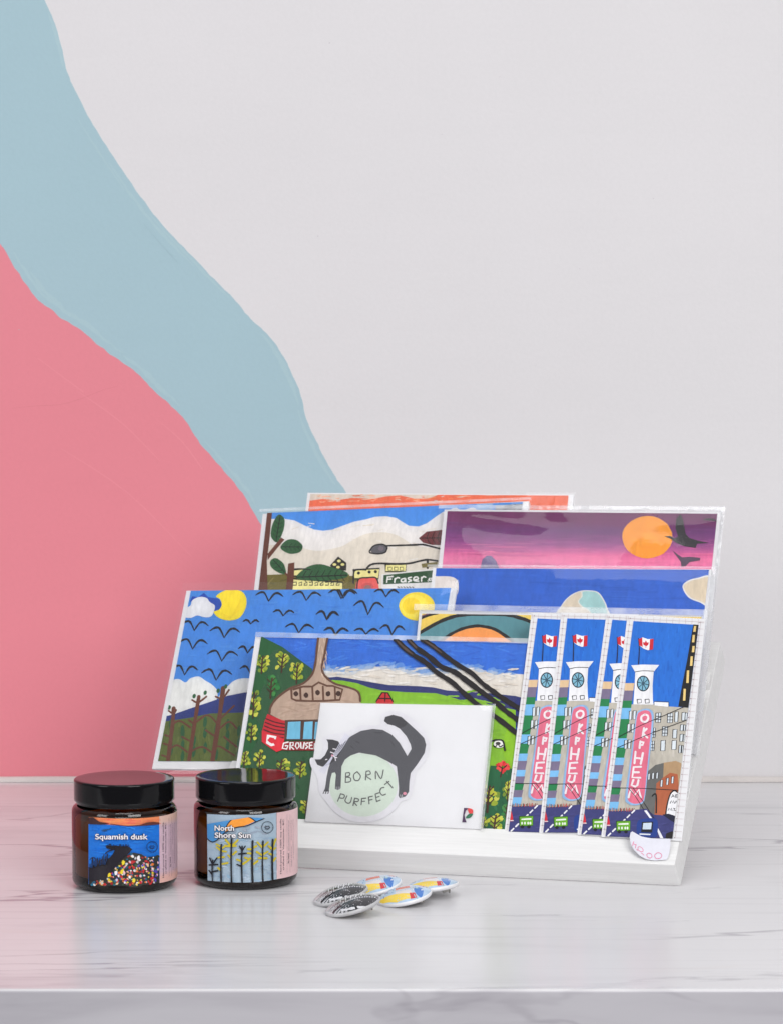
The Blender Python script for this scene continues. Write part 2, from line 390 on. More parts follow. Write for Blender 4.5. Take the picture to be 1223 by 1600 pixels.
for d, h in ((0.022, 0.066), (0.076, 0.064), (0.130, 0.062), (0.190, 0.07)):      # boards the cards lean on
    y0, z0 = sl(d + 0.02, TK - 0.001); ul = Vector((math.sin(LEAN), math.cos(LEAN))) * h
    prism('back_board', [(y0, z0), (y0 + ul.x, z0 + ul.y), (y0 + ul.x + 0.004, z0 + ul.y - 0.002), (y0 + 0.004, z0 - 0.002)], -RL + 0.02, -0.035, M_WOOD, rack, 0.0005)
for x in (-RL + 0.06, -0.06):
    y1, z1 = sl(0.19, 0.0005)
    prism('rear_leg', [(y1 - 0.012, 0.0), (y1 + 0.012, 0.0), (y1 + 0.012, z1 + 0.004), (y1 - 0.012, z1 - 0.0095)], x - 0.008, x + 0.008, M_WOOD, rack)

UPC = RG * math.sin(LEAN) + Z0 * math.cos(LEAN)
NC = -RG * math.cos(LEAN) + Z0 * math.sin(LEAN)          # card normal, towards the viewer
def slot(s): return RA + RG * s + Z0 * (TK / ce + math.tan(EL) * s)     # a point on top of the sloped board
class CardFrame:
    def __init__(s, slot_s, fwd=0.0, bl=None, tl=None, br=None):
        s.P0 = slot(slot_s) + NC * fwd; s.X, s.U = RX, UPC
        o = s.P0
        if bl:
            o = un(bl, s.P0, NC)
            if tl: s.U = (un(tl, s.P0, NC) - o).normalized(); s.X = s.U.cross(NC)
            elif br: o = (o + un(br, s.P0, NC)) / 2
        s.M = frame_matrix(o, s.X, NC, s.U); s.inv = s.M.inverted()
    def __call__(s, x, y, off):
        p = s.inv @ un((x, y), s.P0, NC); return (p.x, -off, p.z)
def slab_mesh(name, fr, quad, thick, parent, matl, y0=0.0):
    q = [fr(p[0], p[1], 0) for p in quad]; bm = bmesh.new()
    a = [bm.verts.new((p[0], y0, p[2])) for p in q]; c = [bm.verts.new((p[0], y0 + thick, p[2])) for p in q]
    for i in range(4): bm.faces.new((a[i], c[i], c[(i + 1) % 4], a[(i + 1) % 4]))
    bm.faces.new(a); bm.faces.new(c[::-1])
    bmesh.ops.recalc_face_normals(bm, faces=bm.faces)
    me = bpy.data.meshes.new(name); bm.to_mesh(me); bm.free()
    return link(name, me, matl, parent)
def sleeve(fr, quad, parent, off=0.0011, bulge=None, fold_top=0.0, fold_side=0.0, nx=26, ny=20, crinkle=0.00008, wrap=0.0025):
    """clear film over the front, folded a little way round the pack"""
    TL, TR, BR, BL = quad; bm = bmesh.new(); g = []
    for j in range(ny + 1):
        v = j / ny; row = []
        for i in range(nx + 1):
            u = i / nx
            x = (TL[0] * (1 - u) + TR[0] * u) * (1 - v) + (BL[0] * (1 - u) + BR[0] * u) * v
            y = (TL[1] * (1 - u) + TR[1] * u) * (1 - v) + (BL[1] * (1 - u) + BR[1] * u) * v
            e = min(u, 1 - u, v, 1 - v)
            o = off * min(1, e * 14) ** 0.5 + crinkle * (1 + 3.0 * max(0, 1 - e * 9)) * noise.noise(Vector((x * .03, y * .03, off * 1000))) + 0.00025
            if bulge: o += bulge(u, v)
            row.append(bm.verts.new(fr(x, y, o)))
        g.append(row)
    for j in range(ny):
        for i in range(nx):
            f = bm.faces.new((g[j][i], g[j + 1][i], g[j + 1][i + 1], g[j][i + 1])); f.smooth = True
    # fold strips (double film) along the top and the right edge
    def strip(q, o):
        vs_ = [bm.verts.new(fr(p[0], p[1], o)) for p in q]; f = bm.faces.new(vs_); f.material_index = 1
    def lerp(a, c, t): return (a[0] + (c[0] - a[0]) * t, a[1] + (c[1] - a[1]) * t)
    if fold_top: strip([TL, lerp(TL, BL, fold_top), lerp(TR, BR, fold_top), TR], off + 0.0008)
    if fold_side: strip([lerp(TR, TL, fold_side), lerp(BR, BL, fold_side), BR, TR], off + 0.0009)
    me = bpy.data.meshes.new('sleeve'); bm.to_mesh(me); bm.free()
    return link('sleeve', me, [M_FILM, M_FOLD], parent)
GC = 'greeting cards in clear sleeves'

# ---- orange card, highest at the back
fr = CardFrame(0.150, 0, (452, 1070), None, (868, 1072))
t = empty('greeting_card', fr.M, 'topmost card at the back of the rack showing only an orange band under white sky', 'greeting card', GC)
slab_mesh('card_stock', fr, [(481, 770), (896, 773), (866, 1065), (448, 1062)], 0.0025, t, M_CARD)
c = Canvas(fr, [(485.5, 772), (887.5, 774.5), (884, 810), (481, 809)]); 
c.poly([(480, 765), (895, 765), (895, 830), (470, 830)], (233, 116, 82))
c.view(460, 760, 2.659)
c.poly([(50, 20), (1140, 32), (800, 38), (700, 30), (600, 34), (560, 50), (500, 52), (440, 38), (380, 42), (330, 52), (240, 48), (180, 60), (120, 52), (50, 62)], (220, 208, 196))
for k in range(60):
    x = random.uniform(70, 720); y = random.uniform(38, 66) ; L = random.uniform(12, 46)
    c.s_([(x, y), (x + L * .5, y + random.uniform(-5, 3)), (x + L, y + random.uniform(-6, 2))], random.uniform(1.5, 5), random.choice([(236, 140, 104), (243, 172, 140), (222, 104, 76), (228, 196, 172), (240, 150, 92), (214, 206, 200)]), True, .3, True)
c.build('print', M_PRINT, t)
sleeve(fr, [(478, 768), (899, 770), (868, 1066), (446, 1064)], t, 0.0008)

# ---- hillside and street sign card
fr = CardFrame(0.136, 0, (368, 1100), None, (790, 1085))
t = empty('greeting_card', fr.M, 'card with brown tree, dark green leaves and green street sign, at rack top left', 'greeting card', GC)
slab_mesh('card_stock', fr, [(411, 803), (826, 783), (798, 1078), (377, 1098)], 0.004, t, M_CARD)
c = Canvas(fr); c.view(380, 760, 3.597)
c.set_clip([(137, 150), (1570, 88), (1480, 700), (75, 700)])
c.poly([(0, 50), (1600, 50), (1600, 720), (0, 720)], (76, 148, 226))
snow = [(100, 185), (230, 182), (290, 192), (345, 220), (400, 243), (450, 250), (500, 244), (560, 222), (620, 200), (690, 186), (740, 172), (800, 168), (860, 178), (890, 198), (930, 222), (985, 226), (1030, 208), (1080, 172), (1120, 145), (1190, 120), (1230, 135), (1290, 118), (1330, 140), (1330, 720), (60, 720)]
c.poly(snow, (234, 230, 228))
c.poly([(60, 300), (150, 330), (250, 320), (330, 345), (410, 362), (480, 355), (560, 335), (620, 300), (690, 268), (780, 258), (850, 270), (900, 295), (960, 330), (1060, 345), (1160, 330), (1300, 360), (1300, 720), (60, 720)], (226, 218, 206), True)
for k in range(26):
    x = random.uniform(180, 1080); y = random.uniform(190, 440); c.s_([(x, y), (x + random.uniform(20, 60), y + random.uniform(-14, 14))], random.uniform(3, 8), random.choice([(230, 223, 213), (224, 215, 202), (236, 232, 228)]), True, .3, True)
c.poly([(1310, 60), (1400, 60), (1400, 160), (1310, 170)], (146, 182, 222))
c.poly([(1415, 108), (1570, 98), (1570, 200), (1415, 200)], (150, 152, 158))
for x in (1455, 1500, 1540): c.poly([(x, 128), (x + 28, 126), (x + 28, 150), (x, 152)], (98, 102, 112))
c.poly([(60, 500), (300, 492), (640, 505), (700, 520), (700, 720), (40, 720)], (112, 102, 42))
for k in range(40):
    x = random.uniform(80, 640); c.s_([(x, random.uniform(495, 580)), (x + random.uniform(15, 50), random.uniform(495, 580))], 7, random.choice([(126, 116, 52), (96, 90, 40), (140, 124, 66)]), True, .3, True)
for q in ([(285, 470), (370, 462), (380, 500), (285, 505)], [(280, 520), (560, 540), (560, 620), (275, 620)], [(620, 470), (768, 462), (760, 520), (625, 520)], [(800, 440), (915, 435), (912, 480), (800, 480)], [(530, 440), (580, 440), (578, 470), (520, 470)]):
    c.poly(q, (240, 232, 158)); c.s_(q + [q[0]], 8, (28, 26, 26), False)
for x, y in ((650, 488), (710, 482), (745, 480)): c.ell(x, y, 9, 9, (36, 34, 32), n=10)
for x in (815, 848, 880): c.s_([(x, 455), (x + 20, 455), (x + 20, 472), (x, 472), (x, 455)], 4, (36, 34, 32), False)
for k in range(9):
    x = 285 + k * 30; c.s_([(x, 540 + 5 * (k % 3)), (x + 16, 538), (x + 16, 556), (x, 556)], 6, (36, 34, 30), False)
q = [(490, 445), (535, 395), (582, 430), (575, 470), (500, 468)]
c.poly(q, (38, 34, 30)); 
for x, y in ((515, 440), (540, 420), (560, 440), (535, 455)): c.ell(x, y, 11, 8, (236, 228, 150), n=8)
c.poly([(645, 525), (740, 515), (758, 540), (755, 620), (645, 620)], (232, 96, 92), True); c.s_([(640, 580), (650, 522), (700, 514), (745, 514), (760, 545)], 8, (34, 28, 28))
c.ell(700, 570, 34, 28, (205, 84, 84)); c.ell(700, 575, 22, 20, (150, 110, 110))
c.s_([(690, 470), (715, 443), (760, 434), (850, 437), (930, 434), (1000, 418), (1040, 413), (1090, 420)], 11, (32, 30, 32))
c.s_([(1035, 418), (1035, 460)], 12, (32, 30, 32)); c.s_([(620, 545), (628, 475), (690, 470)], 9, (32, 30, 32))
c.poly([(1000, 436), (1090, 425), (1090, 450), (1005, 458)], (120, 110, 60))
c.ell(765, 353, 50, 25, (96, 94, 100), -.15); c.s_([(712, 362), (735, 335), (780, 326), (806, 340), (800, 370), (760, 380), (715, 374), (712, 362)], 8, (30, 28, 30)); c.ell(775, 350, 16, 13, (120, 110, 120), n=12)
c.s_([(800, 335), (860, 333), (960, 330), (1010, 328), (1060, 340), (1110, 352)], 10, (30, 28, 30))
c.poly([(985, 292), (1030, 255), (1120, 245), (1180, 260), (1180, 330), (1060, 330), (1010, 318)], (112, 46, 50)); c.s_([(990, 292), (1130, 290)], 5, (44, 24, 26))
for x in (1030, 1060, 1090): c.s_([(x, 292), (x + 14, 255)], 4, (44, 24, 26)); c.s_([(x, 292), (x + 20, 325)], 4, (44, 24, 26))
BR_ = (104, 56, 40)
c.poly([(130, 140), (165, 140), (150, 300), (135, 420), (140, 600), (84, 600), (98, 480), (112, 320)], BR_)
c.poly([(140, 380), (215, 288), (235, 300), (200, 340), (140, 415)], BR_); c.poly([(255, 435), (290, 428), (288, 500), (278, 600), (240, 600), (250, 500)], BR_)
def leaf(c, pts, base, tip, colr=(44, 94, 54), dk=(18, 34, 22), ns=5, w=4):
    c.poly(pts, colr, True); c.s_([base, tip], w * 1.2, dk, False)
    for k in range(1, ns):
        t_ = k / ns; x, y = base[0] + (tip[0] - base[0]) * t_, base[1] + (tip[1] - base[1]) * t_
        dx, dy = (tip[0] - base[0]) / ns, (tip[1] - base[1]) / ns
        c.s_([(x, y), (x + dx * .6 - dy * .9, y + dy * .6 + dx * .9)], w * .7, dk, False); c.s_([(x, y), (x + dx * .6 + dy * .9, y + dy * .6 - dx * .9)], w * .7, dk, False)
leaf(c, [(185, 315), (158, 280), (165, 220), (190, 170), (212, 160), (235, 190), (228, 250), (205, 300)], (186, 312), (210, 165), ns=6)
leaf(c, [(212, 340), (250, 302), (300, 302), (336, 335), (320, 370), (270, 380), (230, 365)], (214, 340), (332, 342))
leaf(c, [(240, 495), (200, 485), (160, 455), (155, 420), (185, 404), (225, 430), (240, 465)], (240, 490), (172, 415), ns=4)
leaf(c, [(300, 510), (360, 455), (430, 438), (500, 455), (585, 485), (575, 515), (470, 530), (350, 528)], (300, 512), (584, 500), ns=8, w=6)
c.s_([(290, 465), (330, 464), (380, 470)], 6, (32, 30, 30)); c.s_([(240, 490), (260, 510)], 10, BR_)
c.poly([(778, 495), (1085, 462), (1085, 640), (775, 640)], (232, 230, 230))
c.poly([(790, 500), (1068, 472), (1065, 540), (788, 552)], (36, 78, 44))
W_ = (240, 238, 236)
for q in ([(812, 510), (840, 508), (838, 506)], [(812, 510), (808, 540)], [(810, 524), (832, 522)], [(852, 518), (850, 540)], [(852, 524), (866, 514), (876, 516)],
          [(906, 518), (888, 524), (888, 536), (904, 536), (910, 518), (912, 538)], [(944, 512), (926, 516), (930, 524), (944, 530), (926, 538)], [(958, 526), (982, 522), (976, 510), (960, 514), (958, 530), (984, 534)],
          [(1000, 512), (1000, 534)], [(1000, 520), (1012, 508), (1024, 512)], [(1036, 532), (1038, 534)], [(1048, 518), (1042, 524), (1048, 530)], [(1056, 516), (1056, 530)]):
    c.s_(q, 8 if len(q) > 2 or q[0][0] < 1030 else 5, W_)
for x in (868, 884, 900, 916, 932, 948): c.s_([(x, 566), (x + 8, 570)], 6, (90, 92, 92))
c.build('print', M_PRINT, t)
sleeve(fr, [(407, 797), (830, 778), (800, 1080), (372, 1100)], t, 0.001, fold_top=.014)

# ---- purple sunset card
fr = CardFrame(0.126, 0.0, (663, 1115), None, (1090, 1118))
t = empty('greeting_card', fr.M, 'card with purple and pink sunset sky, orange sun and dark flying birds', 'greeting card', GC)
slab_mesh('card_stock', fr, [(694, 796), (1126, 798), (1097, 1092), (662, 1090)], 0.010, t, M_CARD)
c = Canvas(fr); c.view(660, 760, 2.446); c.set_clip([(95, 95), (1125, 105), (1100, 345), (72, 345)])
bands = [(95, (112, 40, 92)), (135, (118, 46, 104)), (165, (110, 52, 116)), (190, (128, 60, 126)), (215, (152, 74, 140)), (238, (186, 92, 152)), (258, (222, 108, 160)), (280, (236, 128, 172)), (300, (228, 124, 170)), (330, (214, 112, 160))]
def tone(y):
    for (ya, ca), (yb, cb) in zip(bands, bands[1:]):
        if y <= yb:
            k = max(0, (y - ya) / (yb - ya)); return tuple(ca[i] + (cb[i] - ca[i]) * k for i in range(3))
    return bands[-1][1]
for k in range(63):
    y = 92 + k * 4
    c.poly([(60, y - 1), (1140, y + 7), (1140, y + 13), (60, y + 5)], tone(y))
for k in range(170):
    x = random.uniform(60, 1100); y = random.uniform(100, 300); L = random.uniform(50, 180); t0 = tone(y + random.uniform(-16, 16))
    c.s_([(x, y), (x + L / 2, y + random.uniform(-2, 4)), (x + L, y + random.uniform(0, 4))], random.uniform(2, 6), t0, True, .3, True)
c.ell(858, 195, 96, 81, (240, 160, 48), jit=.012)
for k in range(34):
    a, r = random.uniform(0, 6.28), random.uniform(0, .75); x, y = 858 + 96 * r * math.cos(a), 195 + 81 * r * math.sin(a)
    c.s_([(x - 14, y), (x + 14, y + random.uniform(-3, 3))], 5, random.choice([(244, 170, 60), (236, 150, 44), (242, 164, 54)]), True, .3, True)
DKB = (48, 44, 50)
c.poly([(922, 192), (945, 190), (962, 200), (975, 192), (965, 160), (968, 125), (985, 106), (995, 130), (1000, 160), (1004, 182), (1018, 198), (1050, 208), (1092, 217), (1048, 220), (1042, 236), (1000, 230), (970, 218), (948, 202)], DKB)
c.poly([(952, 244), (975, 262), (990, 272), (1020, 270), (1060, 274), (1058, 284), (1020, 290), (1005, 305), (988, 308), (986, 290), (970, 268)], (92, 76, 96))
c.s_([(1072, 128), (1100, 127), (1120, 132)], 9, DKB, taper=True)
c.poly([(218, 330), (228, 280), (245, 266), (262, 266), (280, 285), (300, 330)], (120, 112, 152))
c.build('print', M_PRINT, t)
sleeve(fr, [(686, 790), (1133, 793.5), (1101, 1094), (657, 1092)], t, 0.0010, bulge=lambda u, v: 0.007 * math.sin(min(1, max(0, (v - .03 - .16 * u) / .8)) * math.pi) * (1 - min(1, max(0, (u - .38) / .3))), fold_top=.02, fold_side=.012, nx=30, ny=50)

# ---- deep blue card with pale clouds
fr = CardFrame(0.078, 0.0, (640, 1190), None, (1080, 1196))
t = empty('greeting_card', fr.M, 'plain deep blue card with cream clouds, behind the upright bookmarks', 'greeting card', GC)
slab_mesh('card_stock', fr, [(676, 887), (1111, 889.5), (1086, 1178), (648, 1172)], 0.015, t, M_CARD)
c = Canvas(fr); c.view(660, 760, 2.446); c.set_clip([(52, 313), (1093, 319), (1040, 800), (10, 800)])
c.poly([(0, 300), (1120, 300), (1120, 820), (0, 820)], (46, 102, 200))
for k in range(60):
    x = random.uniform(60, 1000); y = random.uniform(325, 480); c.s_([(x, y), (x + random.uniform(60, 180), y + random.uniform(-2, 6))], random.uniform(3, 7), random.choice([(50, 108, 206), (42, 96, 192), (48, 104, 204)]), True, .3, True)
c.poly([(0, 348), (60, 344), (110, 346), (134, 362), (136, 400), (118, 420), (20, 440), (-10, 400)], (222, 214, 210), True)
c.poly([(520, 500), (530, 455), (560, 420), (600, 400), (640, 398), (670, 405), (690, 430), (705, 465), (712, 520)], (222, 220, 214), True)
c.poly([(523, 500), (533, 458), (562, 424), (600, 404), (606, 420), (592, 440), (606, 462), (635, 480), (650, 520)], (214, 202, 184), True)
c.poly([(612, 403), (645, 402), (668, 409), (686, 433), (700, 467), (706, 520), (655, 520), (640, 478), (610, 458), (597, 440), (610, 421)], (166, 204, 204), True)
c.poly([(992, 385), (1010, 362), (1050, 350), (1100, 348), (1100, 460), (1060, 445), (1015, 425)], (226, 224, 222), True)
c.poly([(997, 387), (1014, 367), (1052, 355), (1110, 352), (1110, 455), (1062, 440), (1020, 422)], (220, 206, 184), True)
c.build('print', M_PRINT, t)
sleeve(fr, [(668, 883), (1119, 886), (1092, 1182), (640, 1174)], t, 0.0004, fold_top=.012, fold_side=.02)

# ---- bird card
fr = CardFrame(0.055, 0, (238, 1202), None, (660, 1215))
t = empty('greeting_card', fr.M, 'card with yellow suns, black birds in blue sky and bare brown trees, overhanging rack left', 'greeting card', GC)
slab_mesh('card_stock', fr, [(292, 923), (713, 919), (668, 1206), (238, 1201)], 0.003, t, M_CARD)
c = Canvas(fr); c.view(220, 890, 3.822); c.set_clip([(301, 127), (1850, 110), (1680, 1150), (106, 1145)])
c.poly([(0, 60), (1900, 60), (1900, 1200), (0, 1200)], (72, 142, 222))
for k in range(130):
    x = random.uniform(180, 1800); y = random.uniform(140, 640); c.s_([(x, y), (x + random.uniform(30, 90), y + random.uniform(-8, 8))], random.uniform(7, 16), random.choice([(78, 148, 226), (66, 134, 216), (70, 140, 224), (82, 150, 226)]), True, .3, True)
c.poly([(296, 190), (310, 160), (345, 165), (380, 140), (405, 165), (470, 175), (490, 210), (470, 240), (440, 250), (360, 240)], (36, 78, 178))
c.poly([(452, 160), (500, 128), (560, 122), (610, 135), (634, 180), (625, 240), (590, 290), (530, 305), (470, 290), (438, 255), (470, 240), (486, 212), (476, 178)], (244, 222, 48), True)
for r in range(5): c.s_([(480, 260 + r * 8), (540, 280 + r * 2), (600, 235 - r * 14)], 8, (238, 212, 44), True, .3, True)
c.poly([(262, 280), (270, 235), (300, 215), (310, 185), (350, 165), (395, 170), (415, 195), (444, 215), (440, 250), (420, 282), (380, 285), (340, 275), (300, 290)], (228, 228, 232), True)
def gull(x0, y0, x1, y1, x2, y2, x3, y3, x4, y4, wd=13):
    c.s_([(x0, y0), ((x0 + x1) / 2, y0 - abs(y1 - y0) * .9 - 4), (x1, y1), (x2, y2)], wd, (28, 28, 38), True, .2, True)
    c.s_([(x2, y2), (x3, y3), ((x3 + x4) / 2, y3 - 6), (x4, y4)], wd, (28, 28, 38), True, .2, True)
def V(x, y, w_, h, wd=13):     # x,y = tip of the V
    gull(x - w_ * .5, y - h * .62, x - w_ * .16, y - h * .85, x, y, x + w_ * .2, y - h * .72, x + w_ * .55, y - h * .5, wd)
for x, y, w_, h in ((322, 365, 150, 60), (500, 408, 170, 66), (312, 476, 160, 64), (486, 548, 172, 68), (264, 630, 140, 60), (452, 662, 172, 70), (766, 190, 155, 58), (990, 186, 160, 56), (852, 278, 120, 36), (1110, 300, 120, 54), (658, 326, 90, 24),
                  (945, 380, 160, 58), (1165, 395, 140, 50), (1210, 172, 150, 58), (640, 500, 110, 42), (655, 620, 120, 44)): V(x, y, w_, h)
c.view(380, 760, 3.597)
for x, y, w_, h in ((552, 632, 140, 54), (802, 622, 130, 44), (702, 722, 160, 82), (472, 752, 120, 52), (520, 835, 120, 40), (690, 832, 130, 32), (835, 836, 130, 58)): V(x, y, w_, h)
c.ell(975, 675, 100, 80, (243, 220, 62), jit=.012); c.ell(960, 675, 78, 66, (246, 228, 84)); c.ell(945, 672, 50, 46, (242, 214, 52))
c.view(220, 890, 3.822)
def cloud(pts): c.poly(pts, (230, 230, 228), True)
cloud([(120, 900), (160, 760), (190, 670), (230, 655), (270, 675), (300, 650), (350, 640), (390, 665), (430, 690), (460, 730), (440, 800), (300, 860), (180, 900)])
cloud([(480, 740), (520, 700), (560, 665), (620, 650), (700, 660), (900, 700), (900, 800), (500, 800)])
c.poly([(120, 885), (200, 865), (300, 830), (420, 790), (520, 755), (620, 735), (900, 720), (900, 1000), (120, 1000)], (40, 56, 128))
c.poly([(100, 915), (300, 885), (420, 860), (600, 855), (900, 850), (1700, 850), (1700, 1200), (80, 1200)], (92, 106, 44))
for k in range(70):
    x = random.uniform(110, 600); y = random.uniform(900, 1130); c.s_([(x, y), (x + random.uniform(-6, 6), y + random.uniform(20, 50))], random.uniform(6, 12), random.choice([(100, 114, 48), (84, 98, 40), (108, 118, 56)]), True, .3, True)
TB = (108, 60, 44)
for k in range(24):
    x = 120 + (k * 67) % 470; y = 900 + (k * 41) % 220; c.ell(x, y, 11, 34, (40, 92, 54), 0.1, n=12, jit=.1)
for q, wd in (([(200, 830), (190, 950), (165, 1150)], 24), ([(350, 760), (320, 950), (290, 1150)], 22), ([(495, 710), (470, 900), (430, 1150)], 26)): c.s_(q, wd, TB)
for q in ([(170, 845), (198, 862), (215, 840)], [(150, 990), (180, 1000)], [(190, 930), (235, 905), (300, 945)], [(140, 1040), (170, 1050)], [(170, 1080), (220, 1050), (280, 1090)], [(310, 780), (345, 795), (395, 760)], [(290, 900), (330, 930)],
          [(325, 920), (400, 870), (455, 915)], [(250, 1000), (305, 1030)], [(300, 1090), (370, 1060), (440, 1105)], [(450, 760), (490, 770), (530, 720)], [(390, 960), (450, 1000)], [(470, 900), (560, 815)], [(465, 960), (530, 910), (575, 950)], [(450, 1060), (480, 1060), (560, 1110)], [(500, 1000), (575, 1060)], [(130, 1110), (160, 1120)]):
    c.s_(q, 11, TB)
for x, y in ((173, 825), (322, 757), (388, 737), (465, 725), (510, 700)): c.ell(x, y, 10, 14, (42, 96, 60), .3, n=10)
c.build('print', M_PRINT, t)
sleeve(fr, [(287, 911), (717, 907.5), (672, 1211), (229, 1209)], t, 0.001, fold_top=.0, fold_side=.012)

# ---- sunrise arch card
fr = CardFrame(0.046, 0.0, (630, 1240), None, (1075, 1256))
t = empty('greeting_card', fr.M, 'card with black outlined teal arch over orange half sun, between bird card and bookmarks', 'greeting card', GC)
slab_mesh('card_stock', fr, [(655, 953), (1097, 962), (1072, 1236), (629, 1220)], 0.002, t, M_CARD)
c = Canvas(fr); c.view(500, 890, 3.597); c.set_clip([(572, 248), (2140, 268), (2080, 700), (530, 700)])
c.poly([(500, 200), (2200, 200), (2200, 720), (500, 720)], (238, 208, 98))
c.poly([(540, 370), (600, 330), (700, 280), (780, 258), (880, 253), (1040, 256), (1120, 275), (1190, 300), (1400, 400), (1400, 700), (500, 700)], (92, 148, 158))
c.s_([(530, 375), (600, 332), (690, 285), (780, 258), (880, 250), (1040, 254), (1120, 272), (1190, 298), (1400, 400)], 20, (26, 26, 28))
c.poly([(680, 410), (720, 375), (790, 338), (860, 320), (910, 320), (980, 338), (1050, 380), (1100, 420), (1300, 600), (600, 600)], (246, 164, 88))
c.s_([(670, 415), (715, 375), (790, 336), (860, 319), (910, 319), (980, 336), (1050, 380), (1110, 425)], 17, (26, 26, 28))
c.poly([(560, 262), (600, 248), (650, 246), (560, 285)], (120, 72, 110)); c.s_([(560, 275), (610, 258), (660, 246)], 12, (26, 26, 28))
c.build('print', M_PRINT, t)
sleeve(fr, [(648, 945), (1104, 954), (1077, 1238), (621, 1222)], t, 0.001, fold_top=.035, fold_side=.012)

# ---- cable car card (front tier)
fr = CardFrame(0.0160, 0.0, (358, 1281), None, (795, 1303))
t = empty('greeting_card', fr.M, 'large card with red cable car, green hills and black cables, behind the sticker pack', 'greeting card', GC)
slab_mesh('card_stock', fr, [(399.5, 995), (831, 1004), (793, 1300), (357, 1279)], 0.005, t, M_CARD)
c = Canvas(fr); c.view(370, 970, 4.572); c.set_clip([(178, 118), (2100, 155), (1935, 1500), (-30, 1415)])
c.poly([(-100, 50), (2200, 50), (2200, 1600), (-100, 1600)], (48, 114, 212))
def dab(n, x0, x1, y0, y1, L, wd, cols, ang=0.0):
    for k in range(n):
        x = random.uniform(x0, x1); y = random.uniform(y0, y1); l = random.uniform(.4, 1) * L; a = ang + random.uniform(-.35, .35)
        c.s_([(x, y), (x + l * math.cos(a) * .5, y + l * math.sin(a) * .5 + random.uniform(-2, 2)), (x + l * math.cos(a), y + l * math.sin(a))], random.uniform(.6, 1) * wd, random.choice(cols), True, .3, True)
dab(110, 300, 2000, 140, 330, 130, 16, [(54, 122, 218), (42, 104, 204), (62, 130, 222), (50, 116, 214)])
c.poly([(620, 340), (800, 325), (900, 315), (1000, 330), (1140, 318), (1200, 345), (1350, 330), (1500, 350), (1700, 350), (1850, 370), (2060, 385), (2060, 600), (620, 560)], (226, 220, 212))
for k in range(260):
    x = random.uniform(640, 1990); y0_ = 335 + 22 * math.sin(x / 95) + (x - 640) * .025; d_ = random.uniform(-26, 26)
    t_ = min(1, max(0, (d_ + 26) / 52)); cc_ = tuple(60 + 0 + (v1_ - v0_) * t_ + v0_ - 60 for v0_, v1_ in zip((92, 146, 220), (228, 222, 215)))
    c.ell(x, y0_ + d_, random.uniform(14, 34), random.uniform(6, 13), cc_, random.uniform(-.6, .1), n=10, jit=.25)
dab(60, 640, 1980, 350, 470, 110, 16, [(230, 226, 220), (220, 212, 202), (234, 230, 226)])
c.poly([(640, 410), (720, 402), (830, 418), (950, 440), (1090, 462), (1300, 470), (1400, 478), (1500, 500), (1650, 510), (1800, 520), (1990, 540), (2060, 560), (2060, 760), (640, 700)], (46, 54, 118))
c.poly([(680, 425), (760, 430), (860, 448), (950, 480), (1040, 500), (1200, 512), (1420, 520), (1520, 545), (1600, 570), (1700, 555), (1800, 600), (1990, 640), (1990, 1700), (680, 1700)], (138, 190, 40))
dab(60, 900, 1900, 520, 900, 120, 18, [(146, 198, 48), (130, 182, 38), (140, 192, 44)], .1)
# dark forest
c.poly([(172, 110), (330, 190), (450, 280), (540, 345), (560, 480), (420, 620), (900, 900), (1200, 1000), (1200, 1500), (-60, 1500), (-60, 1200)], (42, 92, 54))
dab(90, 40, 520, 300, 1350, 90, 22, [(48, 100, 60), (36, 82, 48), (40, 90, 58)], 1.2)
def shrub(x, y, w_, h, cols, tr=(72, 50, 40), n=16):
    for k in range(n):
        a = random.uniform(0, 6.28); r = random.uniform(.2, 1); px, py = x + w_ * .5 * r * math.cos(a), y + h * .5 * r * math.sin(a) * .9
        c.ell(px, py, w_ * .17, h * .10, random.choice(cols), random.uniform(-1.2, 1.2), n=9, jit=.25)
    c.s_([(x + w_ * .08, y - h * .35), (x, y), (x - w_ * .06, y + h * .55)], w_ * .11, tr)
    for k in (-.15, .1, .3): c.s_([(x, y + h * k), (x + w_ * .28, y + h * (k - .2))], w_ * .07, tr); c.s_([(x, y + h * k), (x - w_ * .26, y + h * (k - .16))], w_ * .07, tr)
YG = [(186, 190, 60), (150, 168, 52), (204, 206, 84), (120, 146, 50)]
GG = [(52, 124, 62), (70, 140, 72), (44, 108, 56)]
for a in ((185, 305, 90, 140), (330, 295, 105, 140), (435, 365, 90, 160), (125, 590, 95, 200), (110, 800, 80, 130), (60, 985, 80, 130), (320, 1040, 110, 120), (460, 1055, 90, 130), (170, 985, 80, 120), (500, 1330, 80, 120), (180, 1180, 90, 130), (340, 1230, 90, 130)): shrub(*a, YG)
for a in ((250, 470, 100, 160), (60, 1250, 90, 150)): shrub(*a, GG)
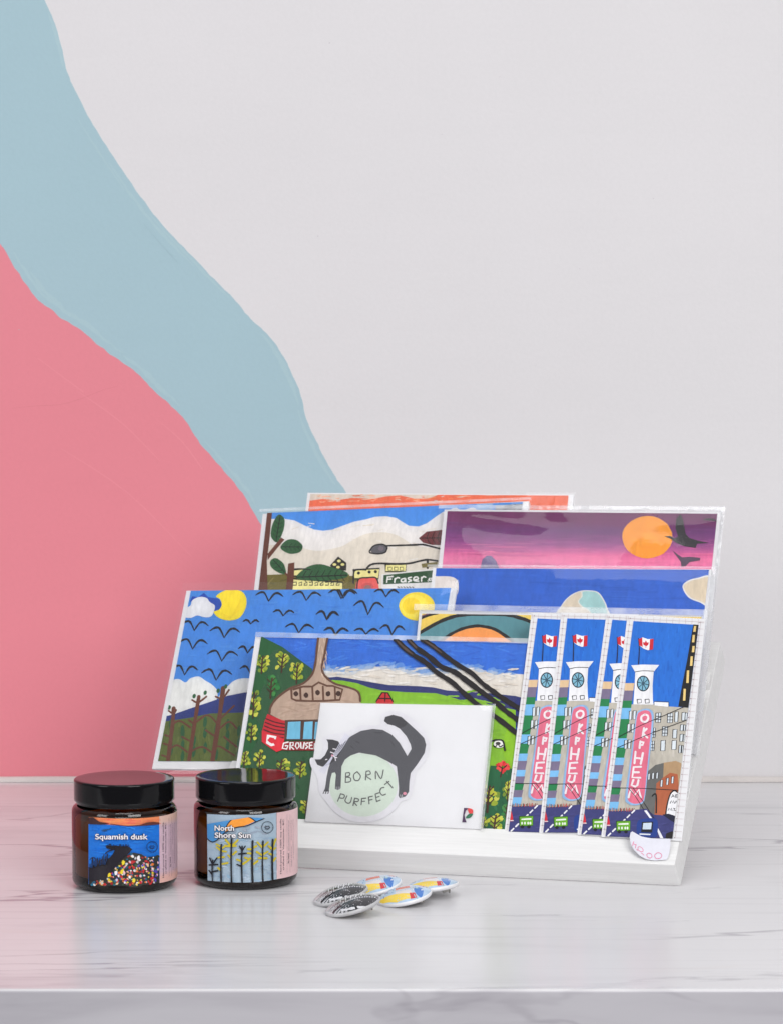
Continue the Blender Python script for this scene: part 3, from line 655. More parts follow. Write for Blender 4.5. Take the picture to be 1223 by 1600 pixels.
# gondola
PUT = (186, 160, 142); OUT = (104, 74, 60)
c.poly([(592, 90), (660, 90), (628, 250), (612, 340), (635, 400), (700, 450), (760, 470), (840, 490), (880, 520), (890, 600), (900, 800), (350, 780), (330, 720), (240, 670), (248, 620), (290, 560), (380, 490), (480, 450), (545, 385), (570, 300), (580, 200)], PUT)
dab(70, 290, 850, 560, 720, 110, 12, [(194, 168, 150), (176, 150, 132), (190, 162, 146)])
dab(26, 590, 640, 110, 420, 80, 8, [(214, 190, 168), (194, 166, 146), (206, 180, 158)], 1.6)
c.s_([(592, 90), (578, 200), (568, 300), (545, 385), (480, 452), (380, 492), (290, 560), (248, 620), (240, 665)], 15, OUT)
c.s_([(660, 90), (630, 250), (612, 340), (635, 400), (700, 452), (770, 472), (850, 498), (880, 530), (886, 580)], 15, OUT)
c.s_([(395, 495), (398, 560), (430, 575), (520, 578), (620, 578), (740, 570), (760, 495), (690, 470), (650, 470), (590, 445), (545, 475), (480, 475), (410, 495)], 14, OUT, False)
for x, y in ((458, 480), (545, 480), (620, 475), (705, 480)): c.s_([(x, y), (x + 4, 572)], 13, OUT, False)
for x, y in ((428, 527), (500, 537), (583, 518), (658, 527), (730, 525)): c.ell(x, y, 17, 19, (70, 50, 44), n=14, jit=.08)
c.poly([(225, 670), (330, 715), (365, 720), (345, 860), (330, 925), (290, 940), (240, 910), (185, 870), (185, 800), (205, 720)], (196, 44, 54))
for k in range(5): c.s_([(215 - k * 5, 705 + k * 26), (280 - k * 4, 730 + k * 26), (355 - k * 4, 745 + k * 24)], 9, (86, 32, 38))
c.poly([(185, 790), (345, 850), (335, 925), (290, 942), (240, 910), (185, 868)], (222, 48, 62))
c.poly([(222, 818), (290, 830), (285, 852), (262, 850), (258, 868), (278, 895), (250, 902), (215, 880)], (244, 240, 240)); c.ell(250, 858, 26, 22, (222, 48, 62), n=10, jit=.25)
c.poly([(350, 715), (1050, 700), (1050, 870), (345, 855)], (84, 62, 54))
for x0, x1 in ((372, 462), (488, 548), (566, 700)): c.poly([(x0, 728), (x1, 724), (x1 - 4, 850), (x0 - 10, 850)], (116, 188, 220))
c.poly([(345, 868), (1040, 865), (1040, 935), (330, 930)], (150, 42, 48))
for q in ([(372, 872), (340, 880), (332, 915), (362, 922), (372, 898), (354, 898)], [(386, 922), (388, 874), (410, 876), (408, 896), (388, 900), (412, 922)], [(432, 876), (424, 900), (436, 920), (452, 902), (446, 878), (432, 876)],
          [(462, 876), (464, 914), (480, 918), (488, 876)], [(514, 878), (498, 882), (502, 896), (514, 904), (498, 918)], [(544, 874), (526, 876), (524, 918), (546, 918)], [(526, 896), (542, 894)], [(560, 918), (562, 880), (574, 900), (588, 880)]):
    c.s_(q, 10, (242, 240, 238), False)
c.poly([(1000, 575), (1020, 545), (1040, 520), (1080, 520), (1118, 580), (1118, 600), (1000, 600)], (196, 48, 52))
for q in ([(1000, 580), (1042, 518), (1082, 520), (1118, 582)], [(1065, 520), (1062, 580)], [(1020, 560), (1105, 562)]): c.s_(q, 9, (40, 26, 28), False)
c.view(600, 960, 4.446)
for q in ([(85, 180), (140, 235), (210, 290), (290, 340), (370, 410), (470, 475), (560, 555), (660, 640), (780, 720), (920, 830)],
          [(170, 180), (230, 240), (310, 295), (400, 370), (490, 405), (580, 470), (680, 545), (770, 610), (850, 680), (940, 745)],
          [(270, 180), (340, 225), (430, 295), (520, 360), (610, 415), (690, 490), (780, 555), (860, 610), (960, 670)]): c.s_(q, 34, (36, 32, 34), True, .16)
for q in ([(85, 180), (140, 235), (200, 282)], [(170, 180), (225, 236)], [(270, 180), (340, 225), (400, 272)]): c.s_(q, 14, (88, 72, 64), True, .3, True)
c.poly([(740, 1055), (800, 1060), (850, 1075), (960, 1080), (940, 1560), (660, 1560)], (36, 96, 62))
dab(26, 700, 860, 1090, 1480, 60, 20, [(46, 110, 72), (34, 88, 58)], 1.3)
c.ell(800, 905, 38, 28, (240, 238, 236), n=14); c.s_([(745, 885), (780, 878), (825, 885), (840, 950)], 12, (30, 28, 30)); c.s_([(760, 915), (775, 925), (790, 905), (805, 925), (825, 915)], 8, (30, 28, 30)); c.ell(792, 902, 18, 12, (60, 58, 58), n=8)
for k in range(16):
    a = k * .393; c.ell(825 + 38 * math.cos(a) * random.uniform(.4, 1), 1062 + 36 * math.sin(a) * random.uniform(.4, 1), 16, 10, random.choice([(220, 50, 54), (200, 40, 46), (230, 76, 74)]), a, n=8)
c.s_([(800, 1060), (825, 1075), (850, 1055)], 8, (70, 34, 34)); c.s_([(822, 1070), (810, 1135)], 9, (70, 34, 34))
for a in ((725, 1270, 130, 200), (770, 1450, 110, 140), (860, 1220, 70, 150), (690, 1470, 70, 120)): shrub(*a, YG)
for a in ((850, 1380, 70, 140),): shrub(*a, GG)
c.build('print', M_PRINT, t)
sleeve(fr, [(401, 988.5), (836, 999), (796, 1302.5), (351, 1282)], t, 0.0006, fold_top=.026, fold_side=.01)

# ---- cat sticker pack
fr = CardFrame(0.0108, 0.0, (476, 1284), None, (752, 1297))
t = empty('sticker_pack', fr.M, 'white pack with grey arching cat sticker over pale green circle, foremost in the rack', 'sticker pack')
slab_mesh('backing_card', fr, [(501, 1098), (769, 1102.5), (750.5, 1295.5), (477, 1283.5)], 0.0010, t, M_CARD)
c = Canvas(fr, base=0.00035); c.view(470, 1080, 3.822); c.set_clip([(35, 60), (1145, 78), (1075, 830), (25, 785)])
c.step = 2e-6
c.poly([(110, 395), (60, 400), (62, 450), (100, 520), (110, 600), (150, 660), (200, 720), (280, 770), (380, 785), (480, 765), (560, 710), (600, 660), (650, 640), (672, 560), (690, 480), (740, 420), (768, 330), (745, 250), (660, 160), (560, 118), (480, 140), (470, 200), (360, 205), (270, 245), (140, 270), (135, 330)], (221, 220, 225), True)
c.ell(375, 560, 205, 190, (206, 217, 206), -.1)
CG = (86, 86, 92)
c.poly([(155, 520), (165, 470), (180, 420), (205, 350), (250, 315), (300, 270), (360, 238), (430, 226), (490, 232), (545, 262), (590, 310), (635, 388), (660, 345), (655, 320), (630, 270), (590, 225), (560, 208), (520, 198), (498, 180), (505, 155), (550, 142), (600, 155), (640, 190), (690, 235), (735, 280), (747, 320), (738, 370), (700, 430), (655, 490), (648, 540), (645, 600), (625, 630), (590, 640), (582, 625), (585, 580), (580, 520), (572, 450), (520, 420), (450, 385), (350, 368), (300, 385), (265, 410), (245, 450), (242, 520), (240, 580), (225, 592), (206, 585), (208, 540), (212, 500), (205, 485), (188, 490), (178, 530), (172, 580), (165, 600), (142, 600), (150, 560)], CG)
c.poly([(498, 180), (505, 155), (550, 142), (600, 155), (640, 190), (620, 210), (590, 225), (560, 208), (520, 198)], (66, 65, 70))
for q in ([(440, 245), (470, 250), (490, 246)], [(330, 300), (350, 310)], [(540, 300), (560, 330)], [(300, 330), (320, 345)]): c.s_(q, 8, (72, 72, 78), True, .4, True)
c.poly([(155, 288), (190, 290), (225, 300), (240, 325), (240, 360), (215, 410), (170, 440), (130, 452), (100, 440), (85, 408), (120, 408), (145, 385), (165, 345), (165, 310)], (60, 59, 64))
for k in range(4): c.s_([(195 + k * 6, 388), (225 + k * 10, 330), (268 + k * 8, 256 + k * 4)], 4, (206, 206, 222), True, .1)
for k in range(4): c.s_([(190, 388 + k * 4), (150 + k * 6, 440), (110 + k * 10, 478 + k * 5)], 4, (206, 206, 222), True, .1)
for q in ([(180, 365), (200, 372)], [(195, 345), (210, 348)], [(150, 410), (158, 408)], [(190, 385), (205, 395), (210, 415)], [(205, 395), (218, 398)]): c.s_(q, 6, (232, 228, 234))
c.ell(190, 385, 7, 6, (226, 160, 178), n=10)
for x in (142, 154, 166): c.s_([(x + 3, 590), (x - 4 + (x - 154) * .2, 612)], 5, (52, 51, 56))
for x in (214, 226, 236): c.s_([(x, 572), (x, 590)], 3, (190, 190, 196))
for x in (594, 604): c.s_([(x, 620), (x + 3, 636)], 4, (190, 190, 196))
c.ell(620, 612, 11, 9, (226, 150, 170), n=12)
TX = (96, 98, 98)
for q in ([(270, 490), (268, 545)], [(270, 490), (292, 488), (292, 505), (270, 514), (296, 518), (298, 540), (268, 546)], [(338, 482), (318, 500), (322, 530), (345, 534), (358, 508), (338, 482)],
          [(392, 480), (388, 530)], [(392, 480), (412, 478), (416, 496), (390, 506), (420, 528)], [(448, 524), (450, 478), (480, 524), (494, 472)],
          [(240, 614), (222, 658)], [(240, 614), (262, 622), (256, 640), (230, 638)], [(278, 626), (266, 655), (282, 670), (298, 664), (306, 636)], [(324, 640), (314, 684)], [(324, 640), (346, 646), (342, 660), (320, 662), (336, 684)],
          [(366, 642), (362, 680)], [(366, 642), (390, 640)], [(364, 660), (384, 658)], [(406, 634), (410, 674)], [(406, 634), (430, 628)], [(408, 652), (428, 648)], [(446, 616), (454, 660)], [(446, 616), (468, 608)], [(450, 636), (470, 630)], [(454, 660), (476, 652)],
          [(498, 576), (480, 582), (474, 604), (488, 622), (508, 616)], [(514, 540), (548, 578)], [(502, 558), (528, 540)]): c.s_(q, 6.5, TX, len(q) > 2, .1)
c.poly([(973, 698), (1000, 700), (984, 715), (976, 740), (980, 765), (988, 784), (962, 784)], (72, 40, 82))
c.poly([(1000, 700), (1022, 706), (1027, 722), (1018, 742), (1004, 730), (996, 712)], (222, 66, 66), True); c.poly([(984, 758), (992, 742), (1010, 732), (1026, 734), (1016, 752), (1000, 760)], (30, 110, 76), True)
c.build('sticker', M_STICK, t)
sleeve(fr, [(499.5, 1095), (774.5, 1101), (755, 1297.2), (474.5, 1285)], t, 0.0006, fold_side=.018, crinkle=.00012)

# ------------------------------------------------------------------ bookmarks
BG = 'tower bookmarks standing in the front tier'
def bm_frame(k, bl, tl): return CardFrame(0.0126, 0.0009 * k, bl, tl)
f4 = bm_frame(3, (938.5, 1307.5), (979.5, 961))
proto = empty('bookmark', f4.M, 'rightmost and only fully uncovered bookmark, with the price tag at its foot', 'bookmark', BG)
slab_mesh('card_stock', f4, [(979.5, 961), (1101.5, 967), (1064.5, 1314), (938.5, 1307.5)], 0.0007, proto, M_CARD)
c = Canvas(f4); c.view(920, 940, 3.479)
# faint ruled grid on the white border
c.set_clip([(210, 78), (626, 97), (500, 1288), (70, 1270)])
GRD = (205, 188, 190)
for k in range(13):
    a = k / 12; c.s_([(212 + 416 * a, 80 + 18 * a), (210 + 416 * a, 108 + 18 * a)], 1.6, GRD, False)
for k in range(35):
    a = k / 34; c.s_([(207 - 142 * a, 92 + 1180 * a), (242 - 150 * a, 94 + 1180 * a)], 1.6, GRD, False)
    c.s_([(592 - 130 * a, 114 + 1170 * a), (632 - 128 * a, 116 + 1170 * a)], 1.6, GRD, False)
c.s_([(222, 85), (78, 1272)], 1.6, GRD, False); c.s_([(208, 92), (630, 112)], 1.6, GRD, False); c.s_([(606, 106), (466, 1290)], 1.6, GRD, False)
for k in range(35):
    a = k / 34; c.ell(222 - 144 * a, 92 + 1180 * a, 2.2, 2.2, (120, 96, 104), n=6); c.ell(601 - 139 * a, 114 + 1170 * a, 2.2, 2.2, (120, 96, 104), n=6)
c.set_clip([(240, 107), (594, 128), (452, 1290), (88, 1278)])
c.poly([(50, 80), (650, 80), (650, 700), (50, 700)], (36, 112, 212))
for k in range(90):
    x = random.uniform(180, 560); y = random.uniform(110, 560); c.s_([(x, y), (x + random.uniform(-8, 8), y + random.uniform(20, 60))], random.uniform(6, 14), random.choice([(40, 118, 218), (32, 104, 204), (38, 114, 214)]), True, .3, True)
BE = (190, 184, 172)
c.poly([(100, 562), (250, 560), (350, 562), (440, 572), (560, 580), (520, 1200), (60, 1200)], BE)
for k in range(50):
    x = random.uniform(160, 500); y = random.uniform(590, 1100); c.s_([(x, y), (x + random.uniform(-10, 10), y + random.uniform(20, 60))], random.uniform(6, 12), random.choice([(196, 190, 178), (184, 177, 166), (200, 194, 184)]), True, .3, True)
# left block stripes
yy = [(445, 485, (228, 196, 156)), (485, 540, (122, 112, 140)), (540, 580, (36, 128, 76)), (580, 640, (120, 184, 232)), (640, 745, (36, 128, 76)), (745, 795, (124, 188, 236)), (795, 850, (36, 128, 76)), (850, 890, (124, 188, 236)), (890, 940, (122, 112, 140)), (940, 975, (124, 188, 236)), (975, 1015, (122, 112, 140)), (1015, 1050, (36, 128, 76)), (1050, 1090, (122, 112, 140)), (1090, 1135, (120, 184, 232))]
for a, b_, cc in yy:
    k0, k1 = (a - 110) / 1170, (b_ - 110) / 1170; xl0, xl1 = 238 - 150 * k0, 238 - 150 * k1
    w0 = 50; c.poly([(xl0 - 6, a), (xl0 + w0, a), (xl1 + w0 - (4 if a > 600 else 0), b_), (xl1 - 6, b_)], cc)
# white clock tower
c.poly([(228, 348), (290, 344), (380, 346), (350, 384), (344, 460), (346, 540), (350, 562), (240, 560), (246, 470), (250, 385)], (238, 238, 242))
c.s_([(250, 384), (290, 378), (350, 380)], 4, (36, 38, 44)); c.s_([(352, 562), (355, 545), (432, 548), (432, 572)], 4, (36, 38, 44), False); c.poly([(354, 547), (430, 550), (430, 574), (354, 566)], (238, 238, 242))
c.ell(293, 447, 35, 43, (26, 40, 54)); c.ell(293, 447, 29, 37, (126, 182, 206))
for k in range(8):
    a = k * math.pi / 4 + .2; c.s_([(293, 447), (293 + 31 * math.cos(a), 447 + 39 * math.sin(a))], 4, (26, 40, 54), False)
c.ell(293, 447, 8, 10, (60, 90, 108), n=10)
for x in (260, 303): c.s_([(x, 534), (x + 22, 532), (x + 23, 552), (x + 2, 554), (x, 534)], 4.5, (36, 38, 44), False)
# flag
c.s_([(268, 203), (272, 260), (268, 342)], 5, (34, 28, 36))
c.poly([(268, 206), (290, 196), (318, 206), (350, 204), (346, 262), (318, 266), (296, 258), (272, 240)], (240, 240, 244))
c.poly([(268, 206), (288, 197), (290, 248), (272, 240)], (206, 40, 56)); c.poly([(330, 206), (350, 204), (346, 262), (326, 265)], (206, 40, 56))
c.poly([(308, 212), (314, 224), (324, 224), (320, 238), (310, 244), (304, 242), (294, 236), (292, 222), (302, 224)], (206, 40, 56)); c.s_([(308, 240), (308, 252)], 3, (206, 40, 56))
# black road strip upper right
c.poly([(566, 122), (600, 124), (548, 580), (484, 572), (500, 480), (530, 330)], (26, 26, 28))
for x, y, h in ((574, 150, 16), (567, 203, 20), (566, 260, 17), (556, 325, 26), (536, 410, 34), (518, 508, 32)): c.poly([(x - 5, y - h), (x + 7, y - h), (x + 4, y + h), (x - 9, y + h)], (238, 206, 130))
# windows
def win(x, y, w_, h, bars=False, lw=4):
    c.poly([(x, y), (x + w_, y - 2), (x + w_ - 3, y + h), (x - 2, y + h)], (218, 226, 232)); c.s_([(x, y), (x + w_, y - 2), (x + w_ - 3, y + h), (x - 2, y + h), (x, y)], lw, (36, 40, 48), False)
    if bars: c.s_([(x + w_ * .5, y), (x + w_ * .5 - 2, y + h)], lw, (36, 40, 48), False); c.s_([(x, y + h * .35), (x + w_, y + h * .35)], lw, (36, 40, 48), False); c.s_([(x, y + h * .7), (x + w_, y + h * .7)], lw, (36, 40, 48), False)
for x, y in ((218, 598), (240, 596), (208, 668), (230, 668), (192, 756), (212, 754)): win(x, y, 15, 46)
for x, y in ((362, 608), (426, 610), (398, 682), (340, 690), (334, 762)): win(x, y, 28 if x > 345 else 20, 50, True)
for x, y, w_, h in ((466, 602, 18, 54), (504, 606, 18, 42), (522, 608, 12, 36), (455, 698, 22, 46), (390, 758, 24, 54), (450, 758, 24, 48), (496, 672, 16, 32), (514, 674, 10, 30), (494, 724, 16, 38), (512, 726, 9, 36), (488, 784, 13, 40), (504, 786, 8, 38)): win(x, y, w_, h)
# lower right buildings
c.poly([(300, 940), (360, 890), (410, 878), (400, 1200), (270, 1150)], (104, 104, 102)); c.poly([(405, 878), (470, 868), (500, 880), (520, 1000), (400, 1010)], (178, 146, 110))
c.poly([(400, 960), (440, 932), (480, 940), (490, 1050), (470, 1170), (355, 1160), (365, 990)], (176, 96, 64), False)
for x, y in ((320, 938), (342, 934), (364, 932)): win(x, y, 12, 32)
for x, y in ((388, 972), (420, 962), (448, 954)): win(x, y, 12, 36)
# people, road, vehicles
c.poly([(60, 1142), (200, 1138), (310, 1128), (350, 1160), (420, 1165), (520, 1185), (520, 1330), (60, 1330)], (60, 62, 118))
for k in range(40):
    x = random.uniform(100, 460); y = random.uniform(1180, 1280); c.s_([(x, y), (x + random.uniform(15, 40), y + random.uniform(-6, 6))], 10, random.choice([(64, 66, 124), (56, 58, 110), (68, 70, 128)]), True, .3, True)
for k in range(17):
    x = 108 + k * 8.5 + random.uniform(-2, 2); c.s_([(x, 1128 + random.uniform(-4, 2)), (x, 1141)], 4, random.choice([(120, 60, 40), (60, 40, 44), (190, 110, 80), (200, 60, 60), (90, 70, 60)]), False)
for k in range(6): c.s_([(102 + k * 26, 1276 - k * 25), (116 + k * 26, 1262 - k * 25)], 8, (234, 234, 238), False)
c.poly([(298, 1138), (312, 1136), (342, 1180), (334, 1186)], (234, 234, 240)); c.poly([(366, 1238), (376, 1236), (404, 1290), (386, 1290)], (234, 234, 240))
c.poly([(88, 1160), (100, 1150), (112, 1200), (112, 1222), (84, 1222)], (208, 44, 60)); c.s_([(84, 1218), (114, 1218)], 5, (232, 220, 224))
c.poly([(148, 1196), (224, 1194), (222, 1246), (150, 1250)], (104, 168, 40)); c.s_([(148, 1196), (224, 1194), (222, 1246), (150, 1250), (148, 1196)], 5, (44, 84, 24), False); c.s_([(162, 1212), (210, 1210)], 9, (232, 240, 226))
for x in (162, 178, 196, 208): c.ell(x, 1233, 5, 8, (232, 240, 226), n=8)
for x in (164, 200): c.ell(x, 1253, 10, 9, (26, 26, 36), n=10)
c.poly([(262, 1200), (290, 1184), (350, 1180), (372, 1200), (368, 1272), (340, 1284), (270, 1276), (258, 1250)], (34, 62, 138), True); c.poly([(286, 1200), (348, 1198), (342, 1258), (282, 1256)], (28, 32, 44)); c.poly([(294, 1206), (340, 1204), (336, 1240), (290, 1240)], (206, 222, 238)); c.s_([(276, 1266), (330, 1268)], 7, (226, 230, 240), False)
c.poly([(420, 1160), (425, 1110), (440, 1050), (462, 1032), (500, 1048), (490, 1190), (440, 1170)], (236, 236, 240)); c.s_([(416, 1160), (424, 1105), (440, 1050), (462, 1030), (486, 1044)], 7, (26, 26, 30))
c.poly([(398, 1160), (430, 1155), (476, 1170), (474, 1210), (440, 1190)], (30, 32, 56)); c.poly([(418, 1262), (450, 1250), (470, 1260), (460, 1290), (414, 1288)], (34, 30, 32))
for q in ([(448, 1066), (454, 1050), (462, 1064)], [(450, 1060), (460, 1060)], [(482, 1052), (470, 1052), (468, 1066), (480, 1066)], [(469, 1059), (478, 1059)], [(440, 1098), (446, 1084), (452, 1096), (458, 1084), (462, 1098)], [(466, 1098), (472, 1084), (478, 1098)],
          [(428, 1138), (434, 1124), (440, 1136), (446, 1124), (450, 1138)], [(458, 1126), (466, 1126), (460, 1138), (470, 1138)]): c.s_(q, 4, (30, 32, 44), False)
c.s_([(342, 1060), (352, 1050), (364, 1056), (364, 1150)], 7, (26, 26, 28))
# pink theatre sign
sgn = [(258, 612), (278, 592), (310, 584), (338, 592), (350, 620), (348, 680), (334, 800), (318, 940), (304, 1060), (288, 1100), (240, 1110), (204, 1096), (196, 1070), (206, 980), (226, 840), (244, 700)]
c.poly(sgn, (144, 182, 224), True); c.poly([(300 + (x - 275) * .84 - 24, 850 + (y - 850) * .965) for x, y in sgn], (226, 112, 138), True)
WL = (240, 232, 236)
for q in ([(302, 616), (284, 628), (286, 650), (306, 656), (320, 640), (318, 622), (302, 616)], [(298, 690), (290, 738)], [(312, 694), (292, 716), (316, 742)], [(278, 762), (274, 798)], [(278, 764), (296, 768), (290, 782), (276, 782)],
          [(252, 818), (246, 880)], [(292, 826), (280, 884)], [(250, 852), (288, 856)], [(282, 900), (242, 902), (234, 958), (278, 960)], [(240, 930), (270, 930)], [(240, 972), (230, 1000), (250, 1008), (262, 1000), (268, 972)], [(214, 1066), (226, 1022), (246, 1056), (270, 1024), (280, 1066)]):
    c.s_(q, 11, WL, len(q) > 5)
for q in ([(156, 740), (280, 676), (420, 616), (520, 572)], [(150, 798), (280, 742), (400, 694), (530, 646)], [(118, 1014), (300, 1018), (482, 1028)], [(214, 1018), (250, 1060), (296, 1132)], [(240, 1018), (290, 1085), (352, 1180)]): c.s_(q, 3.6, (34, 34, 40), True, .05)
c.build('print', M_PRINT, proto)
BL_ = [('leftmost bookmark of the four, its left edge overlapping the cable car card', (787.5, 1300), (830.7, 950.5)),
       ('second bookmark from the left, with its whole pink vertical sign in view', (841.5, 1301.5), (876.5, 954)),
       ('most hidden bookmark, a narrow strip showing just left of the fully uncovered one', (901, 1304), (946.5, 960))]
for k, (lab, bl, tl) in enumerate(BL_):
    r = proto.copy(); col.objects.link(r); r.matrix_world = bm_frame(k, bl, tl).M; r['label'] = lab
    for ch in list(proto.children):
        d = ch.copy(); col.objects.link(d); d.parent = r

# ------------------------------------------------------------------ price tag
NSL = -RG * se + Z0 * ce
Pb = un((1010, 1349.5), slot(0.005) + NSL * 0.0001, NSL); Pt = un((1012, 1304), f4.P0 + NC * 0.0006, NC)
UT = (Pt - Pb); UT = (UT - RX * UT.dot(RX)).normalized(); NT = RX.cross(UT)
if NT.dot(CAM - Pb) < 0: NT = -NT
MT = frame_matrix(Pb, RX, NT, UT); MTi = MT.inverted()
def tag_map(x, y, off):
    p = MTi @ un((x, y), Pb, NT)
    k = max(0.0, (1024 - x) / 40.0); lift = 0.0045 * k * k
    return (p.x, -off - lift, p.z)
tg = empty('price_tag', MT, 'small curled white paper price tag with pink handwriting at foot of last bookmark', 'price tag')
c = Canvas(tag_map, sub=3.0, base=0.0001, step=3e-5); c.view(960, 1290, 10.19)
c.poly([(285, 160), (320, 168), (420, 198), (600, 208), (880, 212), (885, 300), (868, 420), (846, 500), (820, 545), (640, 560), (500, 548), (400, 512), (310, 446), (262, 370), (246, 270), (258, 190)], (222, 222, 232))
c.build('paper', M_STICK, tg)
c2 = Canvas(tag_map, sub=3.0, base=0.00018, step=2e-5); c2.view(960, 1290, 10.19)
PK = (226, 120, 160)
for q in ([(308, 318), (296, 350), (290, 390)], [(296, 352), (330, 358), (345, 350)], [(345, 350), (338, 380), (332, 412)], [(372, 400), (376, 382), (410, 372), (446, 396), (448, 432), (415, 446), (376, 428), (372, 400)], [(352, 432), (365, 440), (360, 428)], [(420, 468), (440, 474), (462, 492)],
          [(510, 470), (540, 450), (580, 462), (588, 500), (560, 526), (522, 514), (508, 486), (512, 468)], [(636, 466), (680, 436), (730, 452), (744, 486), (720, 522), (664, 530), (634, 502), (634, 470)]):
    c2.s_(q, 9, PK, True, .15)
c2.build('lettering', M_STICK, tg)

# ------------------------------------------------------------------ candle jars
def lathe(name, prof, matl, parent, n=96, smooth=True):
    bm = bmesh.new(); rings = []
    for r, z in prof:
        rings.append([bm.verts.new((r * math.cos(2 * math.pi * k / n), r * math.sin(2 * math.pi * k / n), z)) for k in range(n)] if r > 1e-6 else [bm.verts.new((0, 0, z))])
    for a, c_ in zip(rings, rings[1:]):
        for k in range(n):
            l = (k + 1) % n
            if len(a) == 1: bm.faces.new((a[0], c_[k], c_[l]))
            elif len(c_) == 1: bm.faces.new((a[k], a[l], c_[0]))
            else: bm.faces.new((a[k], a[l], c_[l], c_[k]))
    bmesh.ops.recalc_face_normals(bm, faces=bm.faces)
    for f in bm.faces: f.smooth = smooth
    me = bpy.data.meshes.new(name); bm.to_mesh(me); bm.free()
    return link(name, me, matl, parent)
def arc(cx, cz, r, a0, a1, n=6): return [(cx + r * math.cos(math.radians(a0 + (a1 - a0) * k / n)), cz + r * math.sin(math.radians(a0 + (a1 - a0) * k / n))) for k in range(n + 1)]
def make_jar(px, py_front, label, paint_label, R=0.0311):
    b = un((px, py_front), O0, Z0); d = (b - CAM); d.z = 0; d.normalize()
    cpt = b + d * (R - 0.003); M = Matrix.Translation(cpt)
    t = empty('candle_jar', M, label, 'candle jar', 'amber candle jars on the counter')
    lathe('glass_body', [(0.0, 0.0006)] + [(R - 0.006, 0.0003)] + arc(R - 0.005, 0.0055, 0.005, -80, 0, 7) + [(R, 0.02), (R, 0.0455)] + arc(R - 0.0036, 0.0455, 0.0036, 0, 75, 7) + [(R - 0.0048, 0.0496), (R - 0.0050, 0.0512), (R - 0.0050, 0.0600)], M_AMBER, t)
    lathe('glass_foot', [(0, 0.0012), (R - 0.0065, 0.0010)] + arc(R - 0.0058, 0.0056, 0.0046, -80, 0, 6) + [(R - 0.0014, 0.0066), (R - 0.004, 0.0070), (0, 0.0072)], M_BASE, t)
    lathe('wax', [(0, 0.0076), (R - 0.003, 0.0076), (R - 0.0022, 0.0084), (R - 0.0022, 0.0408), (R - 0.003, 0.0418), (0, 0.0418)], M_WAX, t)
    LR = 0.0298
    lid = [(LR - 0.0012, 0.0500), (LR - 0.0012, 0.0508), (LR, 0.0517), (LR, 0.0532)]
    lid += [(LR, 0.0620)] + arc(LR - 0.0011, 0.0632, 0.0011, 0, 80, 5) + [(LR - 0.0035, 0.06425), (LR - 0.012, 0.06415), (0.008, 0.06400), (0, 0.06398)]
    lathe('lid', lid, M_LID, t, 128)
    RLB = R + 0.00025
    C2 = CAM - cpt
    def jm(x, y, off):
        dd = ray((x, y)); r = RLB + off
        a = dd.x ** 2 + dd.y ** 2; b_ = C2.x * dd.x + C2.y * dd.y; cc = C2.x ** 2 + C2.y ** 2 - r * r
        disc = b_ * b_ - a * cc
        if disc < 0: disc = 0
        k = (-b_ - math.sqrt(disc)) / a
        return (C2.x + k * dd.x, C2.y + k * dd.y, C2.z + k * dd.z)
    cv = Canvas(jm, sub=2.0, base=0.0, step=6e-6)
    paint_label(cv, jm, t, RLB)
    return t
def arc_band(jm, parent, xr, ytop, ybot, colr_fn, name, RLB):
    """the pink text panel carries on round the side: build it on the cylinder from angle to angle"""
    p0, p1 = jm(xr, ytop, 0), jm(xr, ybot, 0); a0 = math.atan2(p0[1], p0[0])
    z1, z0 = p0[2], p1[2]; n = 24; a1 = a0 + math.radians(72)
    vs_, fs, cs = [], [], []
    for k in range(n + 1):
        a = a0 + (a1 - a0) * k / n; vs_ += [(RLB * math.cos(a), RLB * math.sin(a), z0 + (z1 - z0) * j / 12) for j in range(13)]
    for k in range(n):
        for j in range(12): fs.append((13 * k + j, 13 * k + 13 + j, 13 * k + 14 + j, 13 * k + 1 + j))
    me = bpy.data.meshes.new(name); me.from_pydata(vs_, [], fs)
    at = me.color_attributes.new('Col', 'FLOAT_COLOR', 'CORNER'); cdat = []
    for v in me.loops:
        cdat += list(lin(colr_fn((vs_[v.vertex_index][2] - z0) / (z1 - z0))))
    at.data.foreach_set('color', cdat); me.update()
    o = link(name, me, M_LABEL, parent)
    def am(x, y, off):                       # x in mm round the jar from the seam, y in mm down from the top
        a = a0 + x / 1000 / RLB; r = RLB + 0.00003 + off; return (r * math.cos(a), r * math.sin(a), z1 - y / 1000)
    cv = Canvas(am, sub=1.0, base=0.00002, step=2e-6); H = (z1 - z0) * 1000
    INK = (44, 30, 46)
    def vtext(s, x, size, wdt, start, colr=INK, grow=0): cv.text(s, x, H - start, size, colr, -math.pi / 2, grow + .012, wdt)
    vtext('Hand-poured 100% soy candle', 3.6, 1.75, H - 6.5, 2.5); vtext('crafted in Vancouver, BC', 5.8, 1.75, H - 9, 4.5)
    for x in (8.6, 11.6): cv.s_([(x, 2.2), (x, H - 2.2)], .14, INK, False, 0)
    vtext('by hand', 10.4, 1.6, 6, 8.0, grow=.02)
    for x, a_, b_ in ((10.2, 6, 24), (13.0, 6, 18), (13.2, 22, 34), (15.4, 6, 30)):
        y = a_
        while y < b_: L = random.uniform(.25, .8); cv.s_([(x, y), (x + random.uniform(-.25, .25), y + L)], .5, (110, 88, 104), False); y += L + random.uniform(.35, .6)
    cv.build('label_lettering', M_LABEL, o)
    return o
